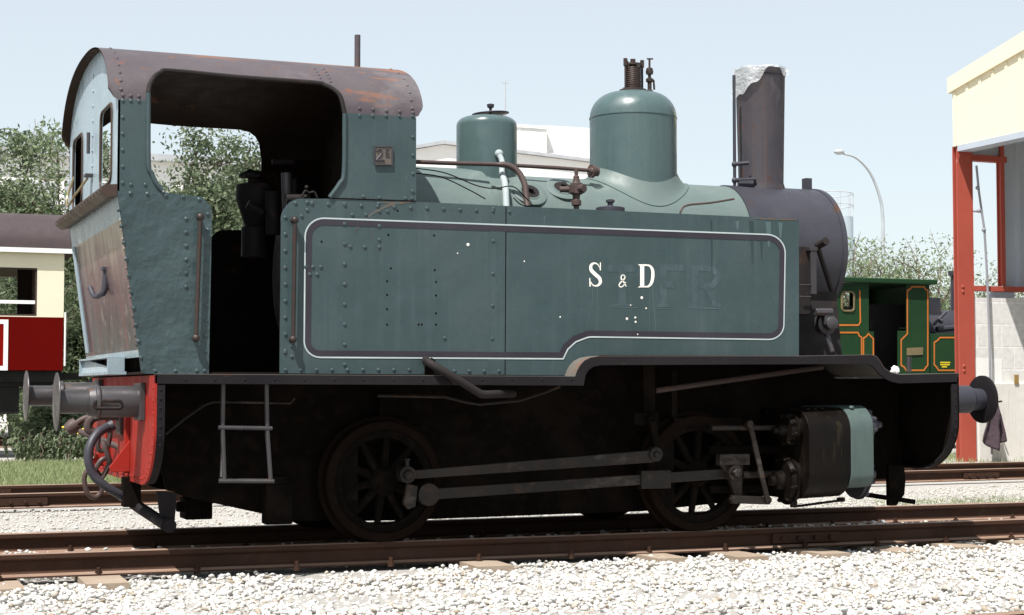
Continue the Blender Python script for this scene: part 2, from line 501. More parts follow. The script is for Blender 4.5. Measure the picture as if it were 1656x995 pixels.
# end plates
def end_outline(inset=0.0, n=9):
    w = WB - inset; zb = z_bot + inset
    r_y = .43; r_z = z_corner - z_bot
    pts = [(-w, zt_p - .004), (-w, z_corner)]
    for k in range(1, n+1):
        t = math.pi/2 * k / n
        pts.append((-w + r_y*(1-math.cos(t)), z_corner - (r_z-inset)*math.sin(t)))
    return pts + [(-p[0], p[1]) for p in reversed(pts)]
for nm, X, sgn, zt in (("rear_end_plate", x_rear, 1, zt_p-.004), ("front_end_plate", x_front, -1, z_deck-.006)):
    o = [(YC+a, min(b, zt)) for a, b in end_outline()]
    mb = MB()
    mb.prism_x(o, X, X + sgn*.014)
    if sgn > 0:
        for (a, b), (c, d) in zip(end_outline(.035, 9)[:-1], end_outline(.035, 9)[1:]):
            L = math.hypot(c-a, d-b); k = max(1, int(L/.075))
            for j in range(k):
                zz = b+(d-b)*j/k
                if zz < zt - .02: mb.dome((X, YC+a+(c-a)*j/k, zz), (-1,0,0), .011)
        for s in (-.40, .40):
            for j in range(8): mb.dome((X, YC+s, zt-.1-j*.075), (-1,0,0), .012)
    ep = mb.build(nm, M['red'] if sgn > 0 else M['black'], loco)
    zt = (z_edge_b if sgn > 0 else at(1500, 620.5, YB).z) - .003
    o = [(a, min(b_, zt)) for a, b_ in o]
    # flange angle round its edge
    inn = [(YC+a, min(b, zt-.014)) for a, b in end_outline(.014)]
    mb = MB()
    n_ = len(o)
    k0 = X + sgn*.0145; k1 = X + sgn*.062
    vs = [(k0, *p) for p in o] + [(k1, *p) for p in o] + [(k0, *p) for p in inn] + [(k1, *p) for p in inn]
    fs = []
    for i in range(n_-1):
        fs += [(i, i+1, i+1+n_, i+n_), (2*n_+i, 3*n_+i, 3*n_+i+1, 2*n_+i+1), (i+n_, i+n_+1, 3*n_+i+1, 3*n_+i), (i, 2*n_+i, 2*n_+i+1, i+1)]
    mb.add(vs, fs)
    for k in range(7):
        z = z_edge_b - .03 - k*.055
        mb.dome((X + sgn*.035, YB, z), (0,-1,0), .009)
    mb.build("flange", M['plate'], ep)

# frames and the dark underside
YFR = YC - .60
fr_lo = [(1492,700),(1470,752),(1400,775),(1250,800),(1180,812),(1040,827),(900,832),(640,842),(560,843),(475,842),(300,804),(268,790)]
xk1 = at(950,600,YB).x; xk2 = at(1402,590,YB).x; xk3 = at(1440,605,YB).x
fr = [(at(255, 615, YB).x + .02, z_edge_t - .03), (xk1, z_edge_t-.03), (xk1+.02, z_mid-.03), (xk2, z_mid-.03), (xk3, z_deck-.03), (x_front - .07, z_deck - .03)] + [xz(a, b, YFR) for a, b in fr_lo]
fr[6] = (min(fr[6][0], x_front-.07), fr[6][1])
fr[-1] = (max(fr[-1][0], x_rear+.03), fr[-1][1])
for yy in (YFR, mir(YFR)):
    mb = MB().prism_y(fr, yy, yy + (.025 if yy < YC else -.025))
    mb.build("side_frame", M['black'], loco)
mb = MB()
xa = at(330, 700, YFR).x; xb = at(1460, 700, YFR).x
mb.box(xa, xb, YFR+.03, mir(YFR)-.03, at(800, 790, YFR).z, z_edge_t-.05)
mb.build("underside_filler", M['black'], loco)  # filler box added between the frames to block light
mb = MB().box(xk1+.03, xk2-.05, YFR+.03, mir(YFR)-.03, z_edge_t-.048, z_mid-.03)
mb.build("smokebox_base", M['black'], loco)
# hanging blocks along the frame: brake hangers, springs, boxes
mb = MB()
def blk(px0, px1, py0, py1, y, d, MBx=mb):
    a = at(px0, py0, y); b = at(px1, py1, y)
    MBx.box(a.x, b.x, y, y+d, b.z, a.z)
blk(430, 474, 782, 848, 10.62, .12); blk(440, 466, 770, 783, 10.6, .1)
mb.build("brake_hanger", M['black'], loco, bevel=.012)
mb = MB(); blk(300, 344, 806, 840, 10.95, .2, mb); blk(286, 301, 812, 828, 11.0, .05, mb)
mb.build("brake_block", M['black'], loco, bevel=.012)
mb = MB()
for (x0, y0, x1, y1, w) in ((560,690,690,690,9),(575,700,675,700,8),(590,709,660,709,8)):
    a = at(x0,y0,YFR-.1); b = at(x1,y1,YFR-.1); mb.box(a.x,b.x,YFR-.1,YFR-.02,a.z-.035,a.z)
blk(614, 636, 640, 692, YFR-.09, .06, mb)
mb.build("leaf_spring", M['black'], loco, bevel=.004)
mb = MB()
mb.tube([at(x,y,10.66) for x,y in ((268,702),(300,676),(330,655),(345,650),(470,652),(476,644))], .009, 8)
mb.tube([at(x,y,10.60) for x,y in ((610,640),(720,642),(750,650),(775,654),(840,648),(880,635),(905,625))], .012, 8)
mb.build("brake_pipe", M['steel'], loco)

# wheels
def wheel(px, py, nm="driving_wheel"):
    c = at(px, py, YN-.045); r = c.z
    for side in (0, 1):
        yo = YN-.055 if side == 0 else mir(YN-.055)
        sg = 1 if side == 0 else -1
        mb = MB()
        # hub and rim
        mb.lathe([(r-.11, .02),(r-.055,.012),(r-.055,.10),(r-.11,.09),(r-.11,.02)], (c.x, yo, c.z), (0,sg,0), n=56, caps=False)
        mb.lathe([(.035,-.035),(.07,-.03),(.095,0),(.10,.11)], (c.x, yo, c.z), (0,sg,0), n=28)
        for k in range(10):
            t = 2*math.pi*k/10 + .2
            d = Vector((math.cos(t), 0, math.sin(t)))
            mb.tube([Vector((c.x, yo+sg*.045, c.z)) + d*.08, Vector((c.x, yo+sg*.055, c.z)) + d*(r-.09)], [.032,.022], 8)
        # balance weight
        seg = [( (r-.10)*math.cos(t), (r-.10)*math.sin(t)) for t in np.linspace(2.2, 4.1, 14)]
        mb.prism_y([(c.x+a, c.z+b) for a, b in seg], yo+sg*.03, yo+sg*.075)
        w = mb.build(nm, M['black'], loco, bevel=.003)
        mb = MB()
        prof = [(r-.055,0),(r-.006,0),(r,.006),(r+.004,.085),(r+.03,.095),(r+.03,.118),(r-.055,.13),(r-.055,0)]
        mb.lathe(prof, (c.x, yo, c.z), (0,sg,0), n=72, caps=False)
        mb.build("tyre", M['tyre'], w)
    mb = MB().cyl((c.x, YN, c.z), (c.x, mir(YN), c.z), .07)
    mb.build("axle", M['black'], loco)
    return c
cw1 = wheel(621, 778.5)
cw2 = wheel(1129, 765)

# rods and motion
def bar(mbx, x0, y0, x1, y1, w0, w1, Y, th):
    a = Vector(xz(x0,y0,Y)); b = Vector(xz(x1,y1,Y)); d = (b-a).normalized(); n = Vector((-d.y, d.x))
    mbx.prism_y([tuple(a+n*w0/2), tuple(b+n*w1/2), tuple(b-n*w1/2), tuple(a-n*w0/2)], Y, Y+th)
mb = MB()
bar(mb, 690, 800, 1180, 766, .072, .072, 10.44, .035)
p = at(694, 800, 10.43); mb.cyl(p, p+Vector((0,.07,0)), .075, n=24)
p = at(1037, 778, 10.43); q = at(1085, 774, 10.43); mb.box(p.x, q.x, 10.425, 10.5, p.z-.055, p.z+.07)
mb.build("coupling_rod", M['steel'], loco, bevel=.006)
mb = MB()
bar(mb, 668, 768, 1058, 738, .055, .085, 10.36, .035)
p = at(660, 768, 10.345); mb.cyl(p, p+Vector((0,.09,0)), .055, n=24); mb.sphere(p+Vector((0,-.01,0)), .034, 14)
mb.cyl(p+Vector((0,.02,.04)), p+Vector((0,.02,.095)), .014); mb.cyl(p+Vector((0,.02,.09)), p+Vector((0,.02,.105)), .02)
p = at(1062, 735, 10.345); mb.cyl(p, p+Vector((0,.09,0)), .05, n=24); mb.sphere(p, .024, 12)
mb.build("connecting_rod", M['steel'], loco, bevel=.006)
mb = MB()   # crank dangling under the rear pin
a = Vector(xz(657,790,10.40)); 
mb.prism_y(xzs([(658,782),(653,815),(660,824),(672,820),(676,786)], 10.40), 10.40, 10.44)
mb.build("return_crank", M['steel'], loco, bevel=.004)
mb = MB()   # valve gear pieces in the shade
bar(mb, 1056, 681, 1066, 735, .05, .05, 10.40, .03)
blk(1040, 1060, 590, 676, 10.56, .04, mb); blk(1026, 1066, 668, 688, 10.50, .05, mb)
p = at(1056, 681, 10.46); mb.cyl(p, p+Vector((0,.1,0)), .042, n=20)
blk(1086, 1096, 600, 690, 10.60, .03, mb); blk(1090, 1200, 676, 690, 10.55, .04, mb)
blk(1150, 1275, 722, 733, 10.50, .05, mb); blk(1150, 1275, 786, 795, 10.50, .05, mb)
mb.build("valve_gear", M['black'], loco, bevel=.004)
mb = MB().tube([at(1060,632,10.6), at(1330,594,10.6)], .02, 8)
mb.build("reach_rod", M['pipe'], loco)
mb = MB()   # crosshead
blk(1164, 1213, 735, 752, 10.38, .06, mb)
for k in range(4):
    p = at(1171+k*11.5, 743.5, 10.38); mb.dome(p, (0,-1,0), .013)
p = at(1190, 765, 10.37); mb.cyl(p, p+Vector((0,.1,0)), .055, n=24); mb.cyl(p-Vector((0,.03,0)), p, .03, n=6)
mb.prism_y(xzs([(1166,752),(1178,770),(1190,806),(1200,806),(1202,752)], 10.42), 10.42, 10.46)
bar(mb, 1184, 808, 1246, 810, .055, .055, 10.36, .03)
for x in (1190, 1243):
    p = at(x, 809, 10.35); mb.cyl(p, p+Vector((0,.05,0)), .028, n=14)
mb.build("crosshead", M['steel'], loco, bevel=.003)
mb = MB()
bar(mb, 1214, 686, 1243, 812, .035, .035, 10.33, .02)
p = at(1214, 686, 10.32); mb.cyl(p, p+Vector((0,.05,0)), .026, n=14)
mb.build("combination_lever", M['steel'], loco, bevel=.003)
mb = MB()
p = at(1200, 768, 10.42); q = at(1275, 766, 10.42); mb.cyl(p, (q.x, p.y, q.z), .026); 
p = at(1150, 692, 10.38); q = at(1272, 692, 10.38); mb.cyl(p, (q.x, p.y, q.z), .02)
mb.build("piston_rod", M['steel'], loco)

# cylinders (near and far)
def cylinder(flip):
    f = (lambda y: y) if not flip else mir
    Y0 = 10.12
    zt = at(1345, 660, Y0+.05).z; zb = at(1345, 806, Y0+.05).z
    x0 = at(1309, 720, Y0).x; x1 = at(1376, 720, Y0).x; x2 = at(1412, 720, Y0).x
    prof = fillet([(Y0,zb),(Y0,zt),(10.9,zt),(10.9,zb)], [.20,.17,.17,.20], 8)
    tilt = math.tan(R(2.2)); xm = (x0+x2)/2
    def T(mbx):
        mbx.v = [(x, f(y), z + (x-xm)*tilt) for x, y, z in mbx.v]; return mbx
    mb = MB().prism_x(prof, x0, x1)
    for k in range(3): mb.dome((x0+.06+k*.06, 10.24, zt), (0,-.2,1), .018)
    blk_ = at(1300, 806, Y0+.2)
    mb.cyl((x0-.02, 10.3, zb-.01),(x0-.02,10.3,zb-.055), .026); mb.cyl((x1+.03, 10.3, zb-.01),(x1+.03,10.3,zb-.04), .03)
    mb.tube([(x0-.02,10.3,zb-.05),(x1+.03,10.3,zb-.03)], .01, 8)
    cy = T(mb).build("cylinder", M['greasy'], loco, bevel=.006)
    pb = fillet([(Y0-.008,zb+.06),(Y0-.008,zt+.008),(10.9,zt+.008),(10.9,zb+.06)], [.10,.175,.17,.10], 8)
    mb = MB().prism_x(pb, x1, x2); mb.dome((x1+.06, 10.2, zt), (0,-.5,1), .02)
    T(mb).build("cladding_band", M['band'], cy, bevel=.004)
    # valve chest and cylinder covers at both ends
    for nm, yy, zz, r in (("valve_cover", 10.30, at(1300,692,10.3).z, .118), ("cylinder_cover", 10.37, at(1300,773,10.37).z, .175)):
        for xe, sg in ((x0, -1), (x2, 1)):
            mb = MB()
            L = .085 if nm == "valve_cover" else .07
            mb.lathe([(r-.012,0),(r-.012,.028),(r,.03),(r,L*.55),(r*.86,L*.6),(r*.80,L),(r*.3,L+.012),(.001,L+.014)], (xe, yy, zz), (sg,0,0), n=40)
            mb.lathe([(r*.42,L),(r*.36,L+.06),(r*.22,L+.07),(r*.2,L+.10),(.001,L+.10)], (xe, yy, zz), (sg,0,0), n=20)
            for k in range(8):
                t = 2*math.pi*k/8 + .3
                q = Vector((xe+sg*L*.58, yy+math.cos(t)*r*.86, zz+math.sin(t)*r*.86))
                mb.cyl(q, q+Vector((sg*.032,0,0)), .017, n=6); mb.sphere(q+Vector((sg*.034,0,0)), .012, 8)
            T(mb).build(nm, M['greasy'] if sg < 0 else M['smoke'], cy)
cylinder(False); cylinder(True)

# end bracket and rail guards
mb = MB()
mb.prism_y(xzs([(1437,752),(1462,752),(1465,775),(1463,800),(1450,818),(1438,818)], 10.6), 10.6, 10.64)
mb.tube([at(1400,800,10.75), at(1440,806,10.58), at(1480,812,10.5)], .018, 10)
mb.build("rail_guard", M['black'], loco, bevel=.004)
mb = MB()
mb.prism_y(xzs([(254,795),(286,797),(283,842),(268,848),(260,838)], 10.58), 10.58, 10.62)
mb.build("rail_guard", M['plate'], loco, bevel=.004)
mb = MB()
mb.tube([at(208,808,11.2), at(224,820,11.0), at(270,850,10.5)], .038, 16)
mb.lathe([(.03,0),(.043,.0),(.043,.05),(.03,.05)], at(275,851,10.49), tuple(at(208,808,11.2)-at(275,851,10.49)), n=16)
mb.build("guard_pipe", M['plate'], loco)
mb = MB()
a = at(200, 772, 10.95); b = at(228, 820, 10.95); mb.box(a.x, b.x, 10.95, 11.05, b.z, a.z)
mb.build("draw_bracket", M['black'], loco, bevel=.006)

# steps
mb = MB()
for (a, b, c, d) in ((361,621,360,690),(360,690,363,780),(431,621,432,690),(432,690,438,780)):
    mb.cyl(at(a,b,10.19), at(c,d,10.19), .014, n=8)
for (a, b, c, d) in ((362,690,356,772),(430,695,436,778)):
    mb.cyl(at(a,b,10.30), at(c+2,d,10.20), .010, n=8)
for (a, b, c, d) in ((353,691.5,440,693),(354,778,443,778.5)):
    mb.cyl(at(a,b,10.185), at(c,d,10.185), .013, n=8)
    mb.cyl(at(a,b,10.185)+Vector((.02,.09,0)), at(c,d,10.185)+Vector((-.02,.09,0)), .011, n=8)
mb.build("step_ladder", M['iron'], loco)

# overflow pipe
mb = MB()
mb.tube(spline([at(688,582,10.27), at(696,588,10.10), at(735,611,10.04), at(772,634,10.04), at(782,638,10.05), at(806,637.5,10.10), at(830,637,10.3)], 6), .026, 14)
mb.build("overflow_pipe", M['soot'], loco)

# ------------------------------------------------------------------ side tanks
def tank(flip):
    f = (lambda y: y) if not flip else mir
    o = [(452.5,604),(455,345),(472,321.5),(534,321.5),(672,326.5),(1292,354.5),(1292,575.5),(972,574.5),(955,576.8),(944,582),(935.5,593),(931,607.5)]
    pts = fillet([xz(*p, YP) for p in o], [0,.11,.11,0,0,0,0,.02,.03,.03,.03,0], 7)
    hole = [xz(*p, YP) for p in ((688,606),(688,588),(692,580),(700,579),(706,586),(708,606))]
    mb = MB()
    n_ = len(pts)
    y1 = YP + .012
    mb.plate([pts], lambda a, b: (a, f(YP), b), lambda a, b: (a, f(y1), b))
    xt0 = at(676, 400, YP).x
    ob = [(x, z) for x, z in pts if x > xt0]; zl = at(676, 606, YP).z; zh = at(676, 326.5, YP).z
    iL = [(xt0, zl), (xt0, zh)] + ob
    mb.plate([iL], lambda a, b: (a, f(YP+.0155), b-.0005), lambda a, b: (a, f(YP+.40), b-.0005))
    inner = MB().plate([pts], lambda a, b: (a, f(YP+.0127), b-.001), lambda a, b: (a, f(YP+.0150), b-.001))
    if flip:
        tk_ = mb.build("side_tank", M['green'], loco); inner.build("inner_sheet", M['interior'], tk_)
        return tk_
    # joint of the two tank sheets: a thin dark gap and the cover strip
    mb.prism_y(xzs([(793,333.5),(817.3,334.6),(815.8,606),(790.5,606)], YP), YP-.0015, YP+.001)
    mb.m = 1
    mb.prism_y(xzs([(817.6,334.6),(818.8,334.6),(817.2,606.5),(816.2,606.5)], YP), YP-.002, YP+.001)
    mb.prism_y(xzs([(534,319.8),(672,324.6),(672,326.2),(534,321.4)], YP), YP-.004, YP+.02)
    mb.prism_y(xzs(((686,605.6),(688,588),(691.5,580.5),(698,578.5),(703,582),(712,605.6)), YP), YP-.004, YP+.001)
    mb.m = 2
    rv = [(497,327.5),(505,328)]
    for i in range(14): rv.append((478+i*26.6, 328.7+i*1.08))
    for i in range(9): rv.append((461.5, 352+i*27))
    for i in range(9): rv.append((462+i*25, 598.5))
    for i in range(4): rv.append((735+i*24, 600.5))
    rv += [(557.5, 330+i*32.5) for i in range(9)]
    rv += [(613.5,342),(613.5,366),(613.5,388),(613.5,400),(590,400),(567,399),(612,330),(570,348),(592,348),(627,342)]
    rv += [(494,432),(506,432),(519,432),(501,444),(513,444),(497,340),(488,350)]
    rv += [(798,338),(797.5,390),(797,443),(796.5,495),(796,548),(719,547)]
    rv += [(472,560),(472,577),(461,570)]
    for q in rv: mb.dome(at(*q, YP), (0,-1,0), .0135)
    mb.m = 1
    for q in ((626,455),(626,477),(705,456),(705,478),(626,500),(705,507),(626,525),(677,525),(682,525),(705,525),(628,380),(702,381),(520,391),(632,434),(703,437),(627,340),(643,341)):
        p = at(*q, YP); mb.cyl((p.x,YP-.0015,p.z),(p.x,YP+.004,p.z), .007, n=8)
    # lining: white line outside, dark band inside
    box_ = [(491.5,578),(493.5,352),(1270,380.5),(1267,549.5),(952,545),(931,553),(918,565),(910.5,580.5)]
    px_path = fillet(box_, [26,30,30,24,30,12,0,0], 8)
    path = xzs(px_path, YP)
    ar = sum(path[i-1][0]*path[i][1]-path[i][0]*path[i-1][1] for i in range(len(path)))
    inn = .5 if ar > 0 else -.5
    mb.m = 3; mb.ribbon(path, .0095, YP, 0, True, .0030)
    mb.m = 4; mb.ribbon(path, .036, YP, inn*.050*1.0, True, .0026)
    mb.m = 5
    for (a, b, r) in ((1038,482,2.4),(1045,499,1.4),(1014,516,2.2),(1027.5,514,1.8),(1028,521,1.8),(1020,494,1.2),(757,396,2.6),(1031,541,1.4),(848,423,1.2),(740,410,1.1),(906,513,1.3)):
        p = at(a, b, YP); mb.lathe([(r*.0042,0),(r*.003,.003),(.0001,.004)], (p.x,YP,p.z), (0,-1,0), n=9, caps=False)
    def L2(px, py): return xz(px, py, YP)
    def stroke(mbx, pts, ws, n=8, dy=.0022):
        pp = [tuple(v) for v in spline([Vector((*L2(*p), 0)) for p in pts], n)]
        m = len(pp); k = np.interp(np.linspace(0, 1, m), np.linspace(0, 1, len(ws)), ws)
        mbx.ribbon([(p[0], p[1]) for p in pp], [float(w)*.0041 for w in k], YP, 0, False, dy)
    def poly(mbx, pts, dy=.0022):
        mbx.add([(x, YP-dy, z) for x, z in (L2(*p) for p in pts)], [tuple(range(len(pts)))])
    mb.m = 6
    stroke(mb, [(958,464),(958,490),(951,515),(950,538)], [.9,.8,.7,.5], 5, .0016); stroke(mb, [(966,464),(965.5,500),(964,537)], [1.1,.8,.6], 5, .0016)
    stroke(mb, [(1055,462),(1056,485),(1059,515),(1061,540)], [1.6,1.6,1.2,.8], 5, .0016); stroke(mb, [(1051,466),(1050,510),(1050,542)], [.9,.8,.5], 5, .0016)
    stroke(mb, [(1125,498),(1126,530),(1125,544)], [1,.8,.6], 4, .0016); stroke(mb, [(1040,466),(1040,490)], [.8,.5], 4, .0016)
    stroke(mb, [(1114,498),(1164,499)], [1.6,1.6], 2, .0016); stroke(mb, [(985,496.5),(1031,497.5)], [1.2,1.2], 2, .0016); stroke(mb, [(1062,499),(1083,499.5)], [1.2,1.2], 2, .0016)
    stroke(mb, [(1160,375),(1160,420)], [1.2,.5], 4, .0016); stroke(mb, [(880,350),(880,375)], [2,1], 3, .0017)
    mb.m = 7
    stroke(mb, [(648,326.5),(632,331),(606,343),(584,361),(572,378)], [7,4,5,2.5,.6], 6, .0018); stroke(mb, [(664,327),(640,328.5),(610,327)], [2.5,4,1.5], 4, .0017)
    stroke(mb, [(1214,353),(1250,354.5),(1289,355.5)], [2,3,2], 4, .0018); stroke(mb, [(600,349),(602,372),(601,392)], [2,1.2,.4], 4, .0017)
    mb.m = 8
    stroke(mb, [(1215,358),(1216,385),(1217,428)], [9,6,2], 4, .0017); stroke(mb, [(1150,357),(1151,400),(1151,440)], [3,3,1], 4, .0018); stroke(mb, [(1231,384),(1232,420)], [5,1.5], 4, .0019)
    mb.m = 6
    stroke(mb, [(1242,359),(1243,378),(1243,400)], [11,8,3], 4, .0016); stroke(mb, [(1262,360),(1262,385)], [9,3], 4, .00165); stroke(mb, [(1192,358),(1193,372)], [8,3], 4, .0016)
    t = mb.build("side_tank", [M['green'], M['black'], M['green_spot'], M['white_line'], M['dark_line'], M['letter'], M['drip'], M['ruststain'], M['damp']], loco)
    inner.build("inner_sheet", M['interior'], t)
    # lettering
    mb = MB()
    stroke(mb, [(970,434),(966,427.5),(960,426),(955.5,430),(956,437),(962,443.5),(969,450),(970.5,457),(966,462),(959,461.5),(954.5,455)], [1.2,1.8,3,5.2,6.2,6.4,6.2,5.4,3.2,2,1.2], 10)
    poly(mb, [(970,424.5),(971.6,424.5),(971.4,437.5),(969.6,437.5)]); poly(mb, [(952.6,450),(954.4,450),(955.4,463.5),(953,463.5)])
    mb.build("letter", M['letter'], t)
    mb = MB()
    poly(mb, [(1035,430),(1041.6,430),(1041.6,463.6),(1035,463.6)]); poly(mb, [(1031.5,427.6),(1046,427.6),(1046,430.2),(1034.8,430.8)], .0023); poly(mb, [(1031,465),(1034.8,462.6),(1046,462.8),(1046,465)], .0023)
    stroke(mb, [(1045,429),(1051,430.5),(1055,437),(1055.5,447),(1053.5,457),(1049,462.8),(1044,464)], [2.2,3.6,5.6,6,5.4,3.6,2.2], 9)
    mb.build("letter", M['letter'], t)
    mb = MB()
    stroke(mb, [(1012.5,463.5),(1009,457),(1004.5,451),(1005,446),(1008,445),(1010.5,448),(1008,453),(1002.5,458),(1001,462),(1004,464.3),(1008,462),(1012,456.5)], [1.6,2.4,2.4,1.6,1.4,1.6,2.2,2.2,1.8,1.6,1.6,1.4], 8)
    mb.build("letter", M['letter'], t)
    # older letters showing through the paint: T F R with their shaded edge
    mb = MB()
    poly(mb, [(983,428),(1028,428),(1028,440),(1012,440),(1012,492),(1026,492),(1026,495),(988,495),(988,492),(1000,492),(1000,440),(983,440)], .0012)
    mb.build("faded_letter", M['ghost'], t)
    mb = MB()
    poly(mb, [(1072,428),(1105,428),(1105,438),(1078,438),(1078,455),(1094,455),(1094,466),(1078,466),(1078,492),(1084,492),(1084,497),(1062,497),(1062,492),(1067,492),(1067,428)], .0012)
    mb.build("faded_letter", M['ghost'], t)
    mb = MB()
    poly(mb, [(1118,430),(1129,430),(1129,492),(1135,492),(1135,497),(1114,497),(1114,492),(1118,492)], .0012)
    stroke(mb, [(1129,434),(1150,435),(1161,446),(1152,461),(1130,463)], [10,11,11,11,10], 8, .0013)
    stroke(mb, [(1142,464),(1150,478),(1157,492),(1166,494)], [10,11,10,6], 6, .0014)
    mb.build("faded_letter", M['ghost'], t)
    mb = MB()
    p = at(987, 341, YP+.16); 
    mb.lathe([(.10,-.03),(.10,.012),(.085,.018),(.02,.028),(.018,.045),(.03,.052),(.03,.068),(.001,.076)], (p.x, p.y, at(987,339.5,YP+.16).z), n=28)
    mb.build("filler_cap", M['smoke'], t)
    return t
tank(False); tank(True)

def handrail(px, y0, y1, pxb, parent):
    mb = MB()
    a = at(px, y0, YP-.05); b = at(pxb, y1, YP-.05)
    mb.cyl(a, b, .0135, n=12)
    for p in (a, b):
        mb.sphere(p, .024, 14); mb.lathe([(.018,0),(.013,.02),(.013,.055)], (p.x, YP+.004, p.z), (0,-1,0), n=12)
    return mb.build("handrail", M['rail_iron'], parent)
handrail(477, 356, 549, 474, loco)
handrail(324, 351, 547, 317, loco)

# ------------------------------------------------------------------ cab
x_rw = at(190.5, 250, YP).x; x_fw = at(673, 250, YP).x
z_seam = at(400, 173, YP).z
HWC = YC - YP
RISE = at(330, 84, YC-.45).z - z_seam
RISE = max(.45, min(.75, RISE))
NP = 2.35
def roof_yz(t):          # t 0..pi over the arch
    c, s_ = math.cos(t), math.sin(t)
    y = -HWC * math.copysign(abs(c)**(2/NP), c)
    z = RISE * abs(s_)**(2/2.1)
    return YC + y, z_seam + z
def roof_y_at(z):        # near side surface at height z
    s_ = min(1, max(0, (z - z_seam)/RISE)) ** (2.1/2)
    c = math.sqrt(max(0, 1 - s_*s_))
    return YC - HWC * c**(2/NP)
# cab opening outline (upper edge), pixel coordinates on the side plane
open_px = [(240,262),(240,150),(243,137),(252,122),(264,113.5),(281,110),(390,121),(512,130),(530,134.5),(543,143),(552,156),(557,184),(556,278),(549,297),(533,319.5)]
open_w = [xz(*p, YP) for p in open_px]
def open_top(x):         # height of the opening edge at x, or None
    if x <= open_w[0][0] + 1e-4 or x >= open_w[11][0] - 1e-4: return None
    seq = open_w[1:12]
    for (xa, za), (xb, zb) in zip(seq[:-1], seq[1:]):
        if xa <= x <= xb: return za + (zb-za)*(x-xa)/max(1e-6, xb-xa)
    return None
x_r0 = at(175.5, 120, YP).x; x_r1 = at(685, 150, YP).x
def roof_shell(mb, ins, xa, xb, NT=44):
    xs = sorted(set([xa + (xb-xa)*i/60 for i in range(61)] + [p[0] for p in open_w[1:12]] + [x_rw-.001]))
    vs = []
    for x in xs:
        zo = open_top(x)
        zmin = zo if zo and zo > z_seam else z_seam
        dr = min(x - x_r0, x_r1 - x); rc = .075          # rounded lower corners of the overhangs
        if dr < rc: zmin = z_seam + rc - math.sqrt(max(0, rc*rc-(rc-dr)**2))
        s0 = min(1, ((zmin - z_seam)/RISE)) ** (1.05); t0 = math.asin(max(0,min(1,s0)))
        for j in range(NT+1):
            y, z = roof_yz(t0 + (math.pi - 2*t0) * j / NT)
            k = 1 - ins/HWC
            vs.append((x, YC + (y-YC)*k, z - ins*(z-z_seam)/RISE))
    n_ = NT + 1
    return mb.add(vs, [(i*n_+j, (i+1)*n_+j, (i+1)*n_+j+1, i*n_+j+1) for i in range(len(xs)-1) for j in range(NT)])
mb = roof_shell(MB(), 0, x_r0, x_r1)
for i in range(3):
    z = at(200,154,YP).z; mb.dome((at(198.5+i*13,155,YP).x, roof_y_at(z), z), (0,-1,0.1), .0125)
for i in range(5):
    p = at(582+i*21.5, 175.5+i*1.7, YP); mb.dome((p.x, roof_y_at(p.z), p.z), (0,-1,.1), .0125)
for j in range(9):
    for px in (196, 667):
        z = z_seam + .06 + j*.055
        if z > z_seam+RISE-.06: break
        x = at(px, 140, YP).x; mb.dome((x, roof_y_at(z), z), (0,-1,.5), .0115)
for px in (526, 541):
    for j in range(5):
        z = at(px, 131-j*7, YP).z + .01; x = at(px, 120, YP).x
        if z < z_seam+RISE-.05: mb.dome((x, roof_y_at(z), z), (0,-.8,.6), .0115)
roof = mb.build("cab_roof", M['roof'], loco, smooth=50)
roof_shell(MB(), .012, x_r0+.001, x_r1-.001).build("roof_lining", M['lining'], loco, smooth=50)
mb = MB().cyl((at(578,90,YC-.2).x, YC-.2, z_seam+RISE-.06), (at(578,90,YC-.2).x, YC-.2, at(578,57,YC-.2).z), .021, n=14)
mb.build("roof_stub", M['roof'], roof)

